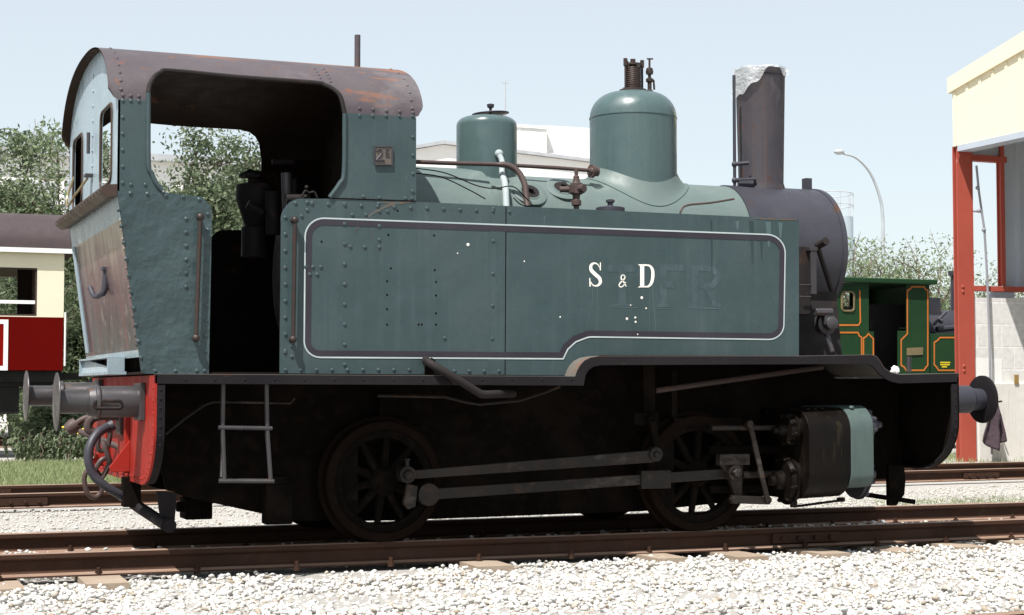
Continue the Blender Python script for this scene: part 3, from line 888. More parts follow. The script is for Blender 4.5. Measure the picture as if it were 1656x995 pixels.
for flip in (0, 1):
    f = (lambda y: y) if not flip else mir
    yA, yB_ = f(YP), f(YP+.012)
    mb = MB()
    zst = z_seam - .001
    # rear strip, front strip
    rear = xzs([(190.5,316),(192,165),(240,165),(240,262),(245,280),(252,296),(263,309),(263,316)], YP)
    rear[1] = (x_rw, z_seam); rear[2] = (rear[2][0], z_seam); rear[0] = (x_rw, rear[0][1])
    front = xzs([(533.5,320.5),(549,297),(556,278),(557,190),(676,190),(673,325.5)], YP)
    front[3] = (front[3][0], z_seam); front[4] = (x_fw, z_seam); front[5] = (x_fw, front[5][1])
    low = fillet(xzs([(228.5,604.5),(190.5,309),(263,311),(327,318.5),(343,336),(337.5,605.5)], YP), [0,0,0,.05,.07,0], 6)
    low[1] = (x_rw, low[1][1])
    yl_ = yA - (.003 if not flip else -.003)
    m1 = MB().prism_y(rear, yA, yB_); m2 = MB().prism_y(front, yA, yB_); m3 = MB().prism_y(low, yl_, yA-(.0002 if not flip else -.0002))
    low2 = [(x, z) for x, z in low]
    m3b = MB().prism_y(low, yA + (.0005 if not flip else -.0005), yB_)
    if not flip:
        for q in [(198.5,162.8),(211.5,163.2),(224.5,163.5)] + [(198.5,190+i*26.5) for i in range(5)] + [(212,299),(235,299)]: m1.dome(at(*q, YP), (0,-1,0), .0125)
        for i in range(5): m2.dome(at(581.5+i*21.5, 187.5+i*.2, YP), (0,-1,0), .0125)
        for q in [(668,222+i*29.5) for i in range(4)] + [(667,309),(666,321),(656,321),(588,318),(614,320)]: m2.dome(at(*q, YP), (0,-1,0), .0125)
        for q in [(211,313),(238,314),(268,317),(296,318.5),(322,323),(336,347)] + [(301,354+i*22) for i in range(6)] + \
                 [(336-i*.55, 372+i*24.5) for i in range(9)] + [(192+i*4.0, 340+i*26.5) for i in range(10)] + [(251,600),(284,600),(318,600),(331,600)]:
            p = at(*q, YP); m3.dome((p.x, yl_, p.z), (0,-1,0), .0135)
    cr_ = m1.build("cab_side", M['green'], loco)
    cs = m2.build("cab_side", M['green'], loco)
    lp = m3.build("lower_side_sheet", M['green_dent'], loco)
    m3b.build("lower_side_lining", M['interior'], lp)
    for o_, par in ((rear, cr_), (front, cs)):
        MB().prism_y([o_], yB_ + (.0006 if not flip else -.0006), yB_ + (.003 if not flip else -.003)).build("side_lining", M['interior'], par)
    if flip: continue
    # beading round the opening
    bead = []
    for (x, z) in open_w:
        y = YP if z < z_seam else roof_y_at(z)
        bead.append((x, y-.004, z))
    bead = [bead[0], *bead[1:]]
    bead = [ (xz(263,309,YP)[0], YP-.004, xz(263,309,YP)[1]), (xz(252,296,YP)[0], YP-.004, xz(252,296,YP)[1]), (xz(245,280,YP)[0], YP-.004, xz(245,280,YP)[1])] + bead
    kk = [i for i, q in enumerate(bead) if q[2] > z_seam - .02]
    MB().tube(spline(bead[:kk[0]+1], 4), .0145, 8).build("opening_beading", M['green'], cr_)
    MB().tube(spline(bead[kk[0]:kk[-1]+1], 4), .0145, 8).build("opening_beading", M['soot'], roof)
    MB().tube(spline(bead[kk[-1]:], 4), .0145, 8).build("opening_beading", M['green'], cs)
    # cast number plate
    mb = MB()
    o = xzs([(605,238),(633,237.5),(633.5,267),(605.5,267)], YP)
    mb.prism_y(o, YP-.012, YP+.001)
    npl = mb.build("number_plate", M['numplate'], cs, bevel=.004)
    mb = MB()
    for e in ((0,1),(1,2),(2,3),(3,0)):
        a = Vector(o[e[0]]); b = Vector(o[e[1]]); mb.cyl((a.x,YP-.012,a.y),(b.x,YP-.012,b.y), .006, n=8)
    mb.tube([(*at(x,y,YP-.014),) for x,y in spline([(609.5,245),(611,242),(614,241),(617,243.5),(617,248),(613.5,253),(608.5,259)],5)], .007, 8)
    mb.cyl(at(608,259.5,YP-.014), at(621.5,259.5,YP-.014), .008, n=8)
    mb.cyl(at(624.5,241.5,YP-.014), at(624.5,249,YP-.014), .0045, n=6)
    for y in (241.5, 245, 249): mb.cyl(at(624.5,y,YP-.014), at(629.5 if y != 245 else 628,y,YP-.014), .004, n=6)
    mb.cyl(at(623.5,253,YP-.014), at(630.5,253,YP-.014), .004, n=6)
    mb.build("numerals", M['iron'], npl)

# rear wall of the cab (upper), with two window slots
zt_l = at(190.5, 308, YP).z
arch = []
for j in range(33):
    t = math.pi*j/32; y, z = roof_yz(t); arch.append((y, z-.008))
outer = [(YP, zt_l)] + arch + [(mir(YP), zt_l)]
w1 = [tuple(atX(px, py, x_rw).yz) for px, py in ((175,285),(174.5,195),(178,172),(184,163),(187.5,178),(188,277),(184,290))]
y0w = min(p[0] for p in w1); y1w = max(p[0] for p in w1); z0w = min(p[1] for p in w1); z1w = max(p[1] for p in w1)
def slot(ya, yb, za, zb): return fillet([(ya,za),(yb,za),(yb,zb),(ya,zb)], .07, 6)
ya, yb = YC - .90, YC - .42
holes = [slot(ya, yb, z0w, z1w), slot(mir(yb), mir(ya), z0w, z1w)]
mb = MB().prism_x([outer] + holes, x_rw, x_rw+.012)
for k in range(9): mb.dome((x_rw, YC-.05, zt_l + .08 + k*.1), (-1,0,0), .014)
rw = mb.build("cab_rear_wall", M['rearglare'], loco)
for h in holes: MB().tube([(x_rw-.003, *p) for p in h], .008, 8, closed=True).build("window_beading", M['ledge'], rw)
MB().tube([(x_rw-.03,YC-.06,zt_l+.36),(x_rw-.03,YC-.06,zt_l+.5)], .012, 8).build("grab_iron", M['iron'], rw)
mb = MB()
mb.box(x_rw-.05, x_rw-.001, YC-.09, YC+.02, zt_l+.21, zt_l+.225)
mb.build("lamp_bracket", M['iron'], rw)
mb = MB()
mb.tube(spline([(x_rw-.03,YC-.05,zt_l+.20),(x_rw-.10,YC+.02,zt_l+.09),(x_rw-.13,YC+.15,zt_l+.03),(x_rw-.12,YC+.27,zt_l+.1),(x_rw-.08,YC+.25,zt_l+.24)],6), .008, 6)
mb.build("lamp_wire", M['brass'], rw)
# sloping bunker back
x_b0 = at(228, 600, YP).x; zb0 = at(228, 601, YP).z
mb = MB()
def bk(y, k): return (x_rw + (x_b0-x_rw)*k, y, zt_l + (zb0-zt_l)*k)
for k0, k1, nm, mt in ((0, .16, "bunker_top_strip", M['rearglare']), (.16, .88, "bunker_back", M['bare']), (.88, .92, "bunker_foot_strip", M['rearglare'])):
    mb = MB()
    d = Vector((.012, 0, 0)) 
    ys = (YP, mir(YP))
    vs = [Vector(bk(ys[0],k0)), Vector(bk(ys[1],k0)), Vector(bk(ys[1],k1)), Vector(bk(ys[0],k1))]
    vs += [v + d for v in vs]
    mb.add(vs, [(0,1,2,3),(7,6,5,4),(0,4,5,1),(1,5,6,2),(2,6,7,3),(3,7,4,0)])
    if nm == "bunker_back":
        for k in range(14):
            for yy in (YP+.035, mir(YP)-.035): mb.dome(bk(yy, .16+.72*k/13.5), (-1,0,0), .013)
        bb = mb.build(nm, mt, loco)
        mb = MB()
        # lamp hook and bracket, grab strip near the far edge
        p = Vector(bk(YC-.28, .50))
        mb.tube(spline([p+Vector((-.012,0,.13)), p+Vector((-.02,0,.0)), p+Vector((-.04,.02,-.035)), p+Vector((-.07,.10,-.045)), p+Vector((-.09,.17,.015))],6), [.022]*12+[.018]*13, 10)
        mb.box(p.x-.04, p.x, p.y-.03, p.y+.06, p.z+.12, p.z+.14)
        mb.build("lamp_hook", M['smoke'], bb)
        mb = MB()
        q0 = Vector(bk(mir(YP)-.26, .17)); q1 = Vector(bk(mir(YP)-.26, .86))
        mb.tube([q0+Vector((-.02,0,0)), q1+Vector((-.02,0,0))], .016, 8)
        mb.build("edge_strip", M['rearglare'], bb)
    else: mb.build(nm, mt, loco)
# moulding
mb = MB()
prof = [(-.001,-.02),(-.05,-.03),(-.09,.0),(-.095,.03),(-.06,.045),(-.001,.05)]
mb.plate([[(a, b) for a, b in prof]], lambda a, b: (x_rw+a, YP-.004, zt_l-.012+b), lambda a, b: (x_rw+a, mir(YP)+.02, zt_l-.012+b))
for k in range(16): mb.dome((x_rw-.093, YP+.06+k*.135, zt_l+.003), (-1,0,0), .011)
lg = mb.build("bunker_ledge", M['ledge'], loco)
# tool box frame under the bunker
mb = MB()
xq = x_b0 - .035; zt_ = at(225, 574, YP).z; zbq = zt_p + .004
yq0, yq1 = YC-.62, YC+.70
mb.box(xq-.09, xq+.03, yq0, yq1, zbq, zbq+.02); mb.box(xq-.09, xq+.02, yq0, yq1, zt_-.012, zt_)
for y in (yq0, yq1-.03): mb.box(xq-.088, xq+.018, y, y+.03, zbq+.02, zt_-.012)
vs = [(xq-.075, yq0+.03, zbq+.02), (xq-.075, yq1-.03, zbq+.02), (xq-.06, yq1-.03, zbq+.12), (xq-.06, yq0+.03, zbq+.045)]
vs += [(a+.006, b, c) for a, b, c in vs]
mb.add(vs, [(0,1,2,3),(7,6,5,4),(0,4,5,1),(1,5,6,2),(2,6,7,3),(3,7,4,0)])
mb.build("tool_box", M['rearglare'], loco, bevel=.002)

# front wall, floor, inside fittings
zf = z_edge_t + .012
mb = MB()
outer2 = [(YP+.013, zf)] + [(min(max(y, YP+.013), mir(YP)-.013), z-.008) for y, z in arch] + [(mir(YP)-.013, zf)]
mb.prism_x(outer2, x_fw-.016, x_fw-.002)
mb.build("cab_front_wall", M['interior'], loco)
mb = MB().box(x_b0, at(455,600,YP).x+.3, YP+.02, mir(YP)-.02, z_edge_t+.003, z_edge_t+.018)
mb.build("cab_floor", M['interior'], loco)
mb = MB().box(x_rw+.25, x_rw+.27, YP+.02, mir(YP)-.02, zf, zt_l-.1)
mb.build("bunker_front", M['interior'], loco)
mb = MB()
xbh = at(470, 400, YC).x
zax0 = at(1160, 410, YC).z
mb.lathe([(.001,-.03),(.40,-.03),(.48,-.01),(.50,.05),(.52,1.1)], (xbh, YC, at(450,440,YC).z), (1,0,0), n=40)
mb.build("boiler_backhead", M['interior'], loco)
mb = MB()
p = at(412, 300, YC+.15)
mb.lathe([(.09,-.5),(.09,-.3),(.07,-.28),(.13,-.1),(.13,0),(.05,.02),(.05,.1)], p, n=18)
mb.lathe([(.08,0),(.08,.02),(.02,.05),(.001,.06)], at(405,287,YC+.1), n=16)
mb.build("regulator_column", M['soot'], loco)
mb = MB()
for (x, y, x2, y2, r) in ((440,310,442,380,.05),(462,285,463,360,.03),(476,290,477,345,.022),(395,285,420,285,.008),(400,330,425,345,.03),):
    mb.cyl(at(x,y,YC-.1), at(x2,y2,YC-.1), r, n=12)
mb.build("gauge_fittings", M['soot'], loco)
MB().cyl(at(440,262,YC-.1), at(475,262,YC-.1), .02, n=12).build("whistle_pipe", M['soot'], loco)
mb = MB()
mb.cyl(at(462,322,10.6), at(500,322,10.6), .035, n=12)
mb.tube(spline([at(488,318,10.55),at(494,309,10.55),at(500,312,10.55),at(508,311,10.55),at(513,320,10.55)],5), .008, 8); mb.sphere(at(496,303,10.55), .014, 10)
mb.build("injector_valve", M['soot'], loco)
mb = MB().cyl(at(463,280,YC-.5), at(465,345,YC-.5), .035, n=16)
mb.build("gauge_column", M['iron'], loco)

# ------------------------------------------------------------------ boiler, domes, chimney
S_ = at(1290, 306, YC); 
RSB = .50; z_top = S_.z; zax = z_top - RSB*1.005; x_sf = at(1314, 360, YC).x
x_s0 = at(1165, 330, YC).x; x_fb = at(764, 300, YC).x
RB = at(1060, 298, YC).z - zax if False else .505
zt_b = at(860, 286.5, YC).z; zt_fb = at(720, 272.5, YC).z
RB = zt_b - zax; RFB = zt_fb - zax
mb = MB().lathe([(RFB,0),(RFB,x_fb-x_fw)], (x_fw, YC, zax), (1,0,0), n=72)
mb.build("firebox_cladding", M['boiler'], loco)
mb = MB().lathe([(RB,0),(RB,.006),(RB+.004,.007),(RB+.004,.05),(RB,.051),(RB, x_s0-x_fb)], (x_fb, YC, zax), (1,0,0), n=72)
boiler = mb.build("boiler", M['boiler'], loco)
mb = MB()
L = x_sf - x_s0
mb.lathe([(RSB-.012,0),(RSB,.002),(RSB,L-.045),(RSB+.006,L-.044),(RSB+.006,L-.004),(RSB-.02,L),(.42,L+.004),(.40,L+.03),(.2,L+.07),(.001,L+.08)], (x_s0, YC, zax), (1,0,0), n=80)
sb = mb.build("smokebox", M['smoke'], loco)
mb = MB()
mb.prism_x([(YC-.36, zax-.2),(YC+.36,zax-.2),(YC+.45,z_mid),(YC-.45,z_mid)], x_s0+.02, x_sf-.03)
mb.build("saddle", M['soot'], sb)
mb = MB()
p = at(1305, 307, YC); mb.box(p.x-.028, p.x+.028, YC-.03, YC+.03, p.z-.05, at(1305,289,YC).z)
mb.build("lamp_iron", M['smoke'], sb)
# steam pipe casing and clutter between tank and smokebox front
mb = MB()
a = at(1291, 398, 10.75); b = at(1310, 510, 10.75); mb.box(a.x-.25, b.x-.01, 10.72, 11.1, b.z, a.z)
mb.build("pipe_casing", M['soot'], loco, bevel=.01)
mb = MB()
a = at(1311, 402, 10.66); b = at(1321, 476, 10.66); mb.box(a.x, b.x, 10.66, 10.675, b.z, a.z)
a = at(1309, 399, 10.66); b = at(1322, 406, 10.66); mb.box(a.x, b.x, 10.655, 10.72, b.z, a.z)
mb.cyl(at(1293,461,10.66), at(1312,461,10.66), .006, n=6); mb.cyl(at(1293,480,10.66), at(1312,480,10.66), .006, n=6)
mb.build("lever_quadrant", M['iron'], loco, bevel=.003)
mb = MB()
mb.cyl(at(1322,398,10.7), at(1336,390,10.6), .03, n=12); mb.cyl(at(1322,398,10.72), at(1345,470,10.85), .02, n=8)
mb.build("smokebox_lever", M['soot'], loco)
mb = MB()
p = at(1330, 524, 10.8); mb.lathe([(.08,0),(.08,.07),(.05,.08),(.05,.14),(.02,.15)], p, (0,-1,0), n=24); 
q = at(1341, 517, 10.7); mb.box(q.x-.05,q.x+.03,10.68,10.78,q.z-.04,q.z+.04)
mb.cyl(at(1335,535,10.75), at(1346,570,10.7), .02, n=8); mb.cyl(at(1318,505,10.7), at(1345,505,10.7), .03, n=10)
mb.build("drain_valve", M['iron'], loco, bevel=.004)

# steam dome
CO = lambda px: math.cos(math.atan((px-828)/F) + HEAD)     # a round thing shows its width across the line of sight
x_d = at(1024, 250, YC).x; rd = abs(at(1094,240,YC).x - at(953,240,YC).x)/2 * CO(1024)
ztd = at(1024, 150, YC).z; zsh = at(1024, 192, YC).z
prof = [(rd*1.0, zax+RB-.20), (rd, zsh-.008), (rd+.004, zsh-.006), (rd+.004, zsh+.004), (rd, zsh+.006)]
for k in range(1, 10):
    t = math.pi/2*k/9; prof.append((rd*.30 + rd*.70*math.cos(t)**.85, zsh + (ztd-zsh)*math.sin(t)))
prof.append((.001, ztd+.004))
mb = MB().lathe(prof, (x_d, YC, 0), n=64)
dome_ = mb.build("steam_dome", M['domes'], loco)
# flared saddle of the dome: rides on the boiler barrel
def saddle(u, v):
    t = 2*math.pi*u; k = v
    r = rd*1.0 + (rd*.26)*k
    x = x_d + r*math.cos(t); y = YC + r*math.sin(t)
    yy = min(RB*.999, abs(y-YC)); zb_ = zax + math.sqrt(max(0, RB*RB - yy*yy))
    lift = .085*(1-k)**2.4
    return (x, y, zb_ + lift + .004)
mb = MB().grid(saddle, 64, 10)
mb.build("dome_saddle", M['boiler'], dome_, smooth=60)
MB().tube([Vector(saddle(i/64, 1)) + Vector((0,0,.0)) for i in range(64)], .0028, 6, closed=True).build("saddle_seam", M['domes'], dome_)
mb = MB()
zs = ztd
mb.lathe([(rd*.32, -.01),(rd*.32,.018),(rd*.30,.022)], (x_d, YC, zs), n=30)
sv = mb.build("safety_valve", M['rail_iron'], dome_)
zk = at(1024, 104, YC).z
mb = MB()
coil = [(x_d+.055*math.cos(t), YC+.055*math.sin(t), zs+.02 + (zk-zs-.05)*t/(2*math.pi*11)) for t in np.linspace(0, 2*math.pi*11, 220)]
mb.tube(coil, .0085, 6); mb.cyl((x_d,YC,zs),(x_d,YC,zk), .03, n=12)
mb.build("spring", M['rail_iron'], sv)
mb = MB()
for dx, dy in ((-.072,-.02),(.078,0),(-.02,.07)):
    mb.cyl((x_d+dx, YC+dy, zs), (x_d+dx, YC+dy, zk+.02), .009, n=8)
    mb.cyl((x_d+dx, YC+dy, zk-.02), (x_d+dx, YC+dy, zk+.035), .016, n=6); mb.cyl((x_d+dx, YC+dy, zs), (x_d+dx, YC+dy, zs+.03), .019, n=6)
mb.lathe([(.07,0),(.07,.014),(.02,.026),(.02,.05),(.001,.05)], (x_d, YC, zk-.012), n=20)
mb.build("spring_columns", M['rail_iron'], sv)
mb = MB()
xw = at(1048.5, 130, YC).x
mb.lathe([(.025,0),(.025,.03),(.016,.04),(.016,.09),(.028,.1),(.028,.12),(.012,.13),(.012,.15),(.026,.155),(.03,.175),(.024,.2),(.008,.21),(.008,.27)], (xw, YC-.02, zs-.01), n=14)
mb.cyl((xw-.02,YC-.02,zs+.262),(xw+.03,YC-.02,zs+.265), .006, n=6); mb.tube([(xw,YC-.02,zs+.12),(xw+.035,YC-.02,zs+.1),(xw+.04,YC-.02,zs+.03)], .008, 6)
mb.build("whistle", M['rail_iron'], dome_)

# sand box
x_s = at(787, 240, YC).x; rs = abs(at(836,240,YC).x - at(738,240,YC).x)/2*CO(787)
zst_ = at(787, 188, YC).z; zsh2 = at(787, 204, YC).z
prof = [(rs, zax+RB-.08), (rs, zsh2)]
for k in range(1, 9):
    t = math.pi/2*k/8; prof.append((rs*.62 + rs*.38*math.cos(t), zsh2 + (zst_-zsh2-.01)*math.sin(t)))
prof.append((.001, zst_))
mb = MB().lathe(prof, (x_s, YC, 0), n=48)
sbx = mb.build("sand_box", M['domes'], loco)
mb = MB()
def lidf(u, v):
    t = 2*math.pi*u; r = .135*v
    x = r*math.cos(t); y = r*math.sin(t)
    return (x_s+.03+x, YC+y, zst_+.010 + (x+.135)*.07 + .006*(1-v))
mb.grid(lidf, 32, 4)
mb.build("lid", M['smoke'], sbx, solid=.007)
mb = MB().lathe([(.010,0),(.010,.045),(.024,.055),(.028,.075),(.016,.08),(.001,.078)], (x_s+.03, YC, zst_+.012), n=12)
mb.build("lid_knob", M['smoke'], sbx)

# chimney
x_c = at(1230, 210, YC).x; rc_t = abs(at(1267,140,YC).x - at(1187,140,YC).x)/2*CO(1230); rc_b = abs(at(1266,280,YC).x - at(1193,280,YC).x)/2*CO(1230)
ztc = at(1230, 115, YC).z
mb = MB().lathe([(rc_b+.03, zax+RSB-.10), (rc_b+.012, zax+RSB-.01), (rc_b, zax+RSB+.03), (rc_t, ztc-.05), (rc_t+.006, ztc-.048), (rc_t+.012, ztc-.02), (rc_t+.006, ztc), (rc_t-.02, ztc), (rc_t-.025, ztc-.2), (.001, ztc-.2)], (x_c, YC, 0), n=56)
ch = mb.build("chimney", M['chimney'], loco)
mb = MB()
xr = at(1187.5, 200, YC-.1).x
mb.cyl((xr, YC-.1, at(1187,300,YC-.1).z), (xr, YC-.1, at(1187,122,YC-.1).z), .0125, n=10)
for py, L_ in ((266, .10), (292, .16)):
    z = at(1187, py, YC-.1).z
    mb.cyl((xr-.02, YC-.1, z), (xr+L_, YC-.14, z+.012), .016, n=8); mb.sphere((xr,YC-.1,z), .024, 10)
mb.cyl((xr+.03, YC-.1, z-.02), (xr+.14, YC-.13, z-.02), .03, n=10)
mb.build("blower_pipe", M['smoke'], ch)

# pipes and fittings above the tank
mb = MB()
mb.tube(spline([at(672,262,11.05), at(740,264.5,11.02), at(800,266,10.98), at(822,268,10.95), at(838,278,10.92), at(848,297,10.88), at(851,318,10.85), at(853,335,10.82)], 6), [.0155]*14+[.022]*29, 12)
mb.build("exhaust_pipe", M['pipe'], loco)
mb = MB()
mb.tube([at(835,268,YC-.25), at(900,271.5,YC-.28), at(956,276,YC-.3)], .0145, 10)
p = at(955, 277, YC-.3); mb.lathe([(.05,0),(.05,.02),(.035,.022),(.035,.06)], p, (1,.12,0), n=16)
mb.sphere(p+Vector((.02,-.01,0)), .034, 12)
mb.build("steam_pipe", M['pipe'], loco)
mb = MB()
mb.tube(spline([at(808,252,YC-.27), at(812,262,YC-.3), at(812,280,YC-.36), at(817,300,YC-.44), at(819,336,YC-.52)], 6), [.02]*13+[.024]*12, 12)
mb.sphere(at(807,249,YC-.24), .032, 12)
mb.build("sand_pipe", M['palepipe'], loco)
mb = MB()
mb.tube(spline([at(672,272,10.7),at(720,280,10.72),at(770,300,10.74),at(800,305,10.74),at(830,302,10.74),at(855,325,10.74)],6), .004, 6)
mb.tube(spline([at(672,280,10.7),at(715,287,10.72),at(760,308,10.74),at(785,322,10.74)],6), .004, 6)
mb.tube(spline([at(830,320,10.74),at(845,332,10.74),at(875,334,10.74)],6), .004, 6)
mb.build("gauge_wire", M['black'], loco)
def on_boiler(px, py):      # point of the barrel seen at a pixel
    d = ray(px, py); a = d.y*d.y + d.z*d.z; b = 2*(-YC*d.y + (ZC-zax)*d.z); c = YC*YC + (ZC-zax)**2 - RB*RB
    q = b*b - 4*a*c
    if q < 0: return at(px, py, YC)
    return CAM + d * ((-b - math.sqrt(q))/(2*a))
mb = MB()
for (px, py, r) in ((857,312,.075),(910,306,.075)):
    p = on_boiler(px, py); nr = Vector((0, p.y-YC, p.z-zax)).normalized()
    MB().lathe([(r*1.7,-.012),(r*1.7,.003),(r*1.65,.005),(r,.006),(r*.98,.010)], p, nr, n=32).build("washout_plate", M['boiler'], boiler)
pass
mb = MB()
for (px, py, r) in ((857,311,.068),(910,305,.068)):
    p = on_boiler(px, py); nr = Vector((0, p.y-YC, p.z-zax)).normalized()
    MB().lathe([(r,.008),(r*.98,.012),(r*.3,.012),(r*.28,.04),(.02,.045),(.001,.045)], p, nr, n=24).build("washout_plug", M['soot'], boiler)
mb = MB()
c = at(932, 306, 10.78)
mb.lathe([(.02,-.14),(.02,-.10),(.035,-.095),(.035,-.06),(.024,-.055),(.028,-.02),(.045,-.015),(.045,.06),(.03,.065),(.022,.09),(.022,.11),(.014,.115),(.014,.16)], (c.x, c.y, c.z-.02), n=14)
mb.cyl(c+Vector((.01,0,.0)), c+Vector((-.10,.06,.0)), .022, n=10); mb.cyl(c, c+Vector((.03,-.07,.0)), .03, n=10)
mb.box(c.x-.05, c.x+.05, c.y-.035, c.y+.03, c.z-.03, c.z+.03)
mb.build("clack_valve", M['pipe'], loco, bevel=.003)
mb = MB().tube(spline([at(1099,350,10.5),at(1102,340,10.5),at(1112,332,10.55),at(1150,328,10.65),at(1187,322,10.7)],6), .008, 8)
mb.build("drain_rod", M['pipe'], loco)

# ------------------------------------------------------------------ buffers and coupling
def buffer(end, y, zc_):
    X, sg = (x_rear, -1) if end == 'rear' else (x_front, 1)
    mb = MB()
    if end == 'rear':
        L = X - at(91, 650, 10.5).x
        mb.lathe([(.100,0),(.098,.06),(.095,.50*L),(.104,.51*L),(.104,.55*L),(.095,.56*L),(.088,.62*L),(.086,.64*L)], (X, y, zc_), (sg,0,0), n=32)
        mb.box(X-.035, X-.0005, y-.115, y+.115, zc_-.115, zc_+.115)
        s = fillet([(X-.30,zc_-.04),(X-.14,zc_-.04),(X-.14,zc_+.005),(X-.30,zc_+.005)], .018)
        b = mb.build("buffer", M['iron'], loco, bevel=.006)
        mb = MB().tube([(a, y-.090, c) for a, c in s], .012, 8, closed=True)
        mb.prism_y(s, y-.094, y-.07)
        mb.build("slot", M['soot'], b)
        mb = MB().lathe([(.072,.60*L),(.072,.955*L)], (X, y, zc_), (sg,0,0), n=32)
        mb.build("plunger", M['iron'], b)
        mb = MB().lathe([(.06,.955*L),(.168,.982*L),(.178,.990*L),(.176,1.0*L),(.11,1.014*L),(.001,1.022*L)], (X, y, zc_), (sg,0,0), n=44)
        mb.build("head", M['iron'], b)
    else:
        L = at(1590, 646, y if y < YC else mir(y)).x - X
        mb.lathe([(.112,0),(.110,.42*L),(.096,.45*L),(.104,.50*L),(.104,.74*L),(.085,.78*L),(.08,.96*L)], (X, y, zc_), (sg,0,0), n=32)
        b = mb.build("buffer", M['smoke'], loco, bevel=.004)
        mb = MB().lathe([(.05,.95*L),(.165,.962*L),(.18,.972*L),(.18,1.0*L),(.10,1.03*L),(.001,1.035*L)], (X, y, zc_), (sg,0,0), n=44)
        mb.build("head", M['plate'], b)
zbuf = at(91, 650, 10.5).z
buffer('rear', YC-.87, zbuf); buffer('rear', YC+.87, zbuf + .03)
zbf = at(1585, 646, 10.5).z
buffer('front', YC-.87, zbf); buffer('front', YC+.87, zbf)
for yy in (YC-.42, YC+.42):
    mb = MB()
    mb.prism_y([(x_rear-.001, z_bot+.26),(x_rear-.13,z_bot+.09),(x_rear-.12,z_bot+.06),(x_rear-.001,z_bot+.06)], yy-.012, yy+.012)
    mb.box(x_rear-.03, x_rear-.001, yy+.013, yy+.06, z_bot+.05, z_bot+.5)
    mb.build("safety_bracket", M['red'], loco, bevel=.003)
mb = MB()
hk = Vector((x_rear, YC-.05, zbuf-.10))
mb.tube(spline([hk, hk+Vector((-.14,0,0)), hk+Vector((-.20,0,-.03)), hk+Vector((-.21,0,-.09)), hk+Vector((-.16,0,-.11))],6), .03, 10)
mb.box(hk.x-.02, hk.x-.001, hk.y-.1, hk.y+.1, hk.z-.12, hk.z+.12)
mb.build("draw_hook", M['pipe'], loco)
mb = MB()
def link(c, L, w, ang, roll):
    pts = []
    for k in range(20):
        t = 2*math.pi*k/20
        p = Vector((math.cos(t)*w/2, 0, math.sin(t)*L/2 + math.copysign(L*.12, math.sin(t)) if abs(math.sin(t)) > 1e-3 else 0))
        p = Matrix.Rotation(roll, 3, 'Z') @ p; p = Matrix.Rotation(ang, 3, 'Y') @ p
        pts.append(c + p)
    mb.tube(pts, .017, 8, closed=True)
base = hk + Vector((-.16, 0, -.13))
base = hk + Vector((-.13, 0, -.10))
link(base+Vector((.02,0,-.05)), .13, .075, .2, .2); link(base+Vector((.04,-.03,-.15)), .14, .075, -.35, 1.4); link(base+Vector((.0,-.03,-.25)), .13, .075, .5, .3)
link(base+Vector((-.05,-.02,-.34)), .15, .11, -.2, .2)
mb.build("coupling_chain", M['pipe'], loco)
mb = MB()
mb.tube(spline([at(178,690,YC-.3), at(160,699,YC-.36), at(147,718,YC-.4), at(143,742,YC-.42), at(150,766,YC-.42), at(166,783,YC-.42), at(186,796,YC-.4), at(205,806,YC-.36), at(216,812,YC-.3)], 7), .029, 12)
mb.lathe([(.035,-.03),(.035,.03)], at(177,690.5,YC-.3), (1,0,.6), n=14)
mb.lathe([(.036,-.04),(.036,.04)], at(205,806,YC-.36), (1,0,-.6), n=14)
mb.build("brake_hose", M['smoke'], loco)
mb = MB()
a = at(122, 690, YC+.55)
mb.tube(spline([at(160,672,YC+.55), at(135,678,YC+.55), at(118,690,YC+.55)],6), .022, 10); mb.lathe([(.05,-.03),(.055,0),(.04,.05)], at(118,690,YC+.55), (-1,0,-.6), n=18)
mb.tube([at(130,698,YC+.4), at(190,722,YC+.1), at(215,735,YC)], .022, 10)
mb.build("steam_heat_coupling", M['pipe'], loco)
# ------------------------------------------------------------------ ground and tracks
ZG = -.155
def ground_mat():
    m, nt, b = new_mat('pale_ground')
    tc = nt.nodes.new('ShaderNodeTexCoord').outputs['Object']
    n1 = noise_tex(nt, tc, .5, 6, .65); n2 = noise_tex(nt, tc, 16, 6, .75); n3 = noise_tex(nt, tc, 90, 3, .7)
    col = mix(nt, ramp(nt, n1, .35, .7), (.41,.39,.365), (.36,.345,.32))
    col = mix(nt, math_(nt, 'MULTIPLY', ramp(nt, n2, .55, .72), .55), col, (.26,.24,.19))
    col = mix(nt, math_(nt, 'MULTIPLY', ramp(nt, n3, .5, .7), .5), col, (.50,.48,.44))
    ng = noise_tex(nt, tc, .9, 6, .7)
    col = mix(nt, math_(nt, 'MULTIPLY', ramp(nt, ng, .62, .74), .7), col, (.17,.20,.10))
    nt.links.new(col, b.inputs['Base Color']); b.inputs['Roughness'].default_value = .95; b.inputs['Specular IOR Level'].default_value = .1
    h = math_(nt, 'ADD', n2, math_(nt, 'MULTIPLY', n3, .5))
    bp = nt.nodes.new('ShaderNodeBump'); bp.inputs['Distance'].default_value = .03
    nt.links.new(h, bp.inputs['Height']); nt.links.new(bp.outputs[0], b.inputs['Normal'])
    return m
MB().add([(-900,-900,ZG-.03),(900,-900,ZG-.03),(900,900,ZG-.03),(-900,900,ZG-.03)], [(0,1,2,3)]).build("ground", ground_mat(), kind='structure', smooth=0)

def rail_profile():
    return [(-.036,0),(-.030,.004),(.030,.004),(.036,0),(.036,-.026),(.030,-.034),(.009,-.044),(.008,-.108),(.020,-.118),(.064,-.130),(.066,-.140),(-.066,-.140),(-.064,-.130),(-.020,-.118),(-.008,-.108),(-.009,-.044),(-.030,-.034),(-.036,-.026)]

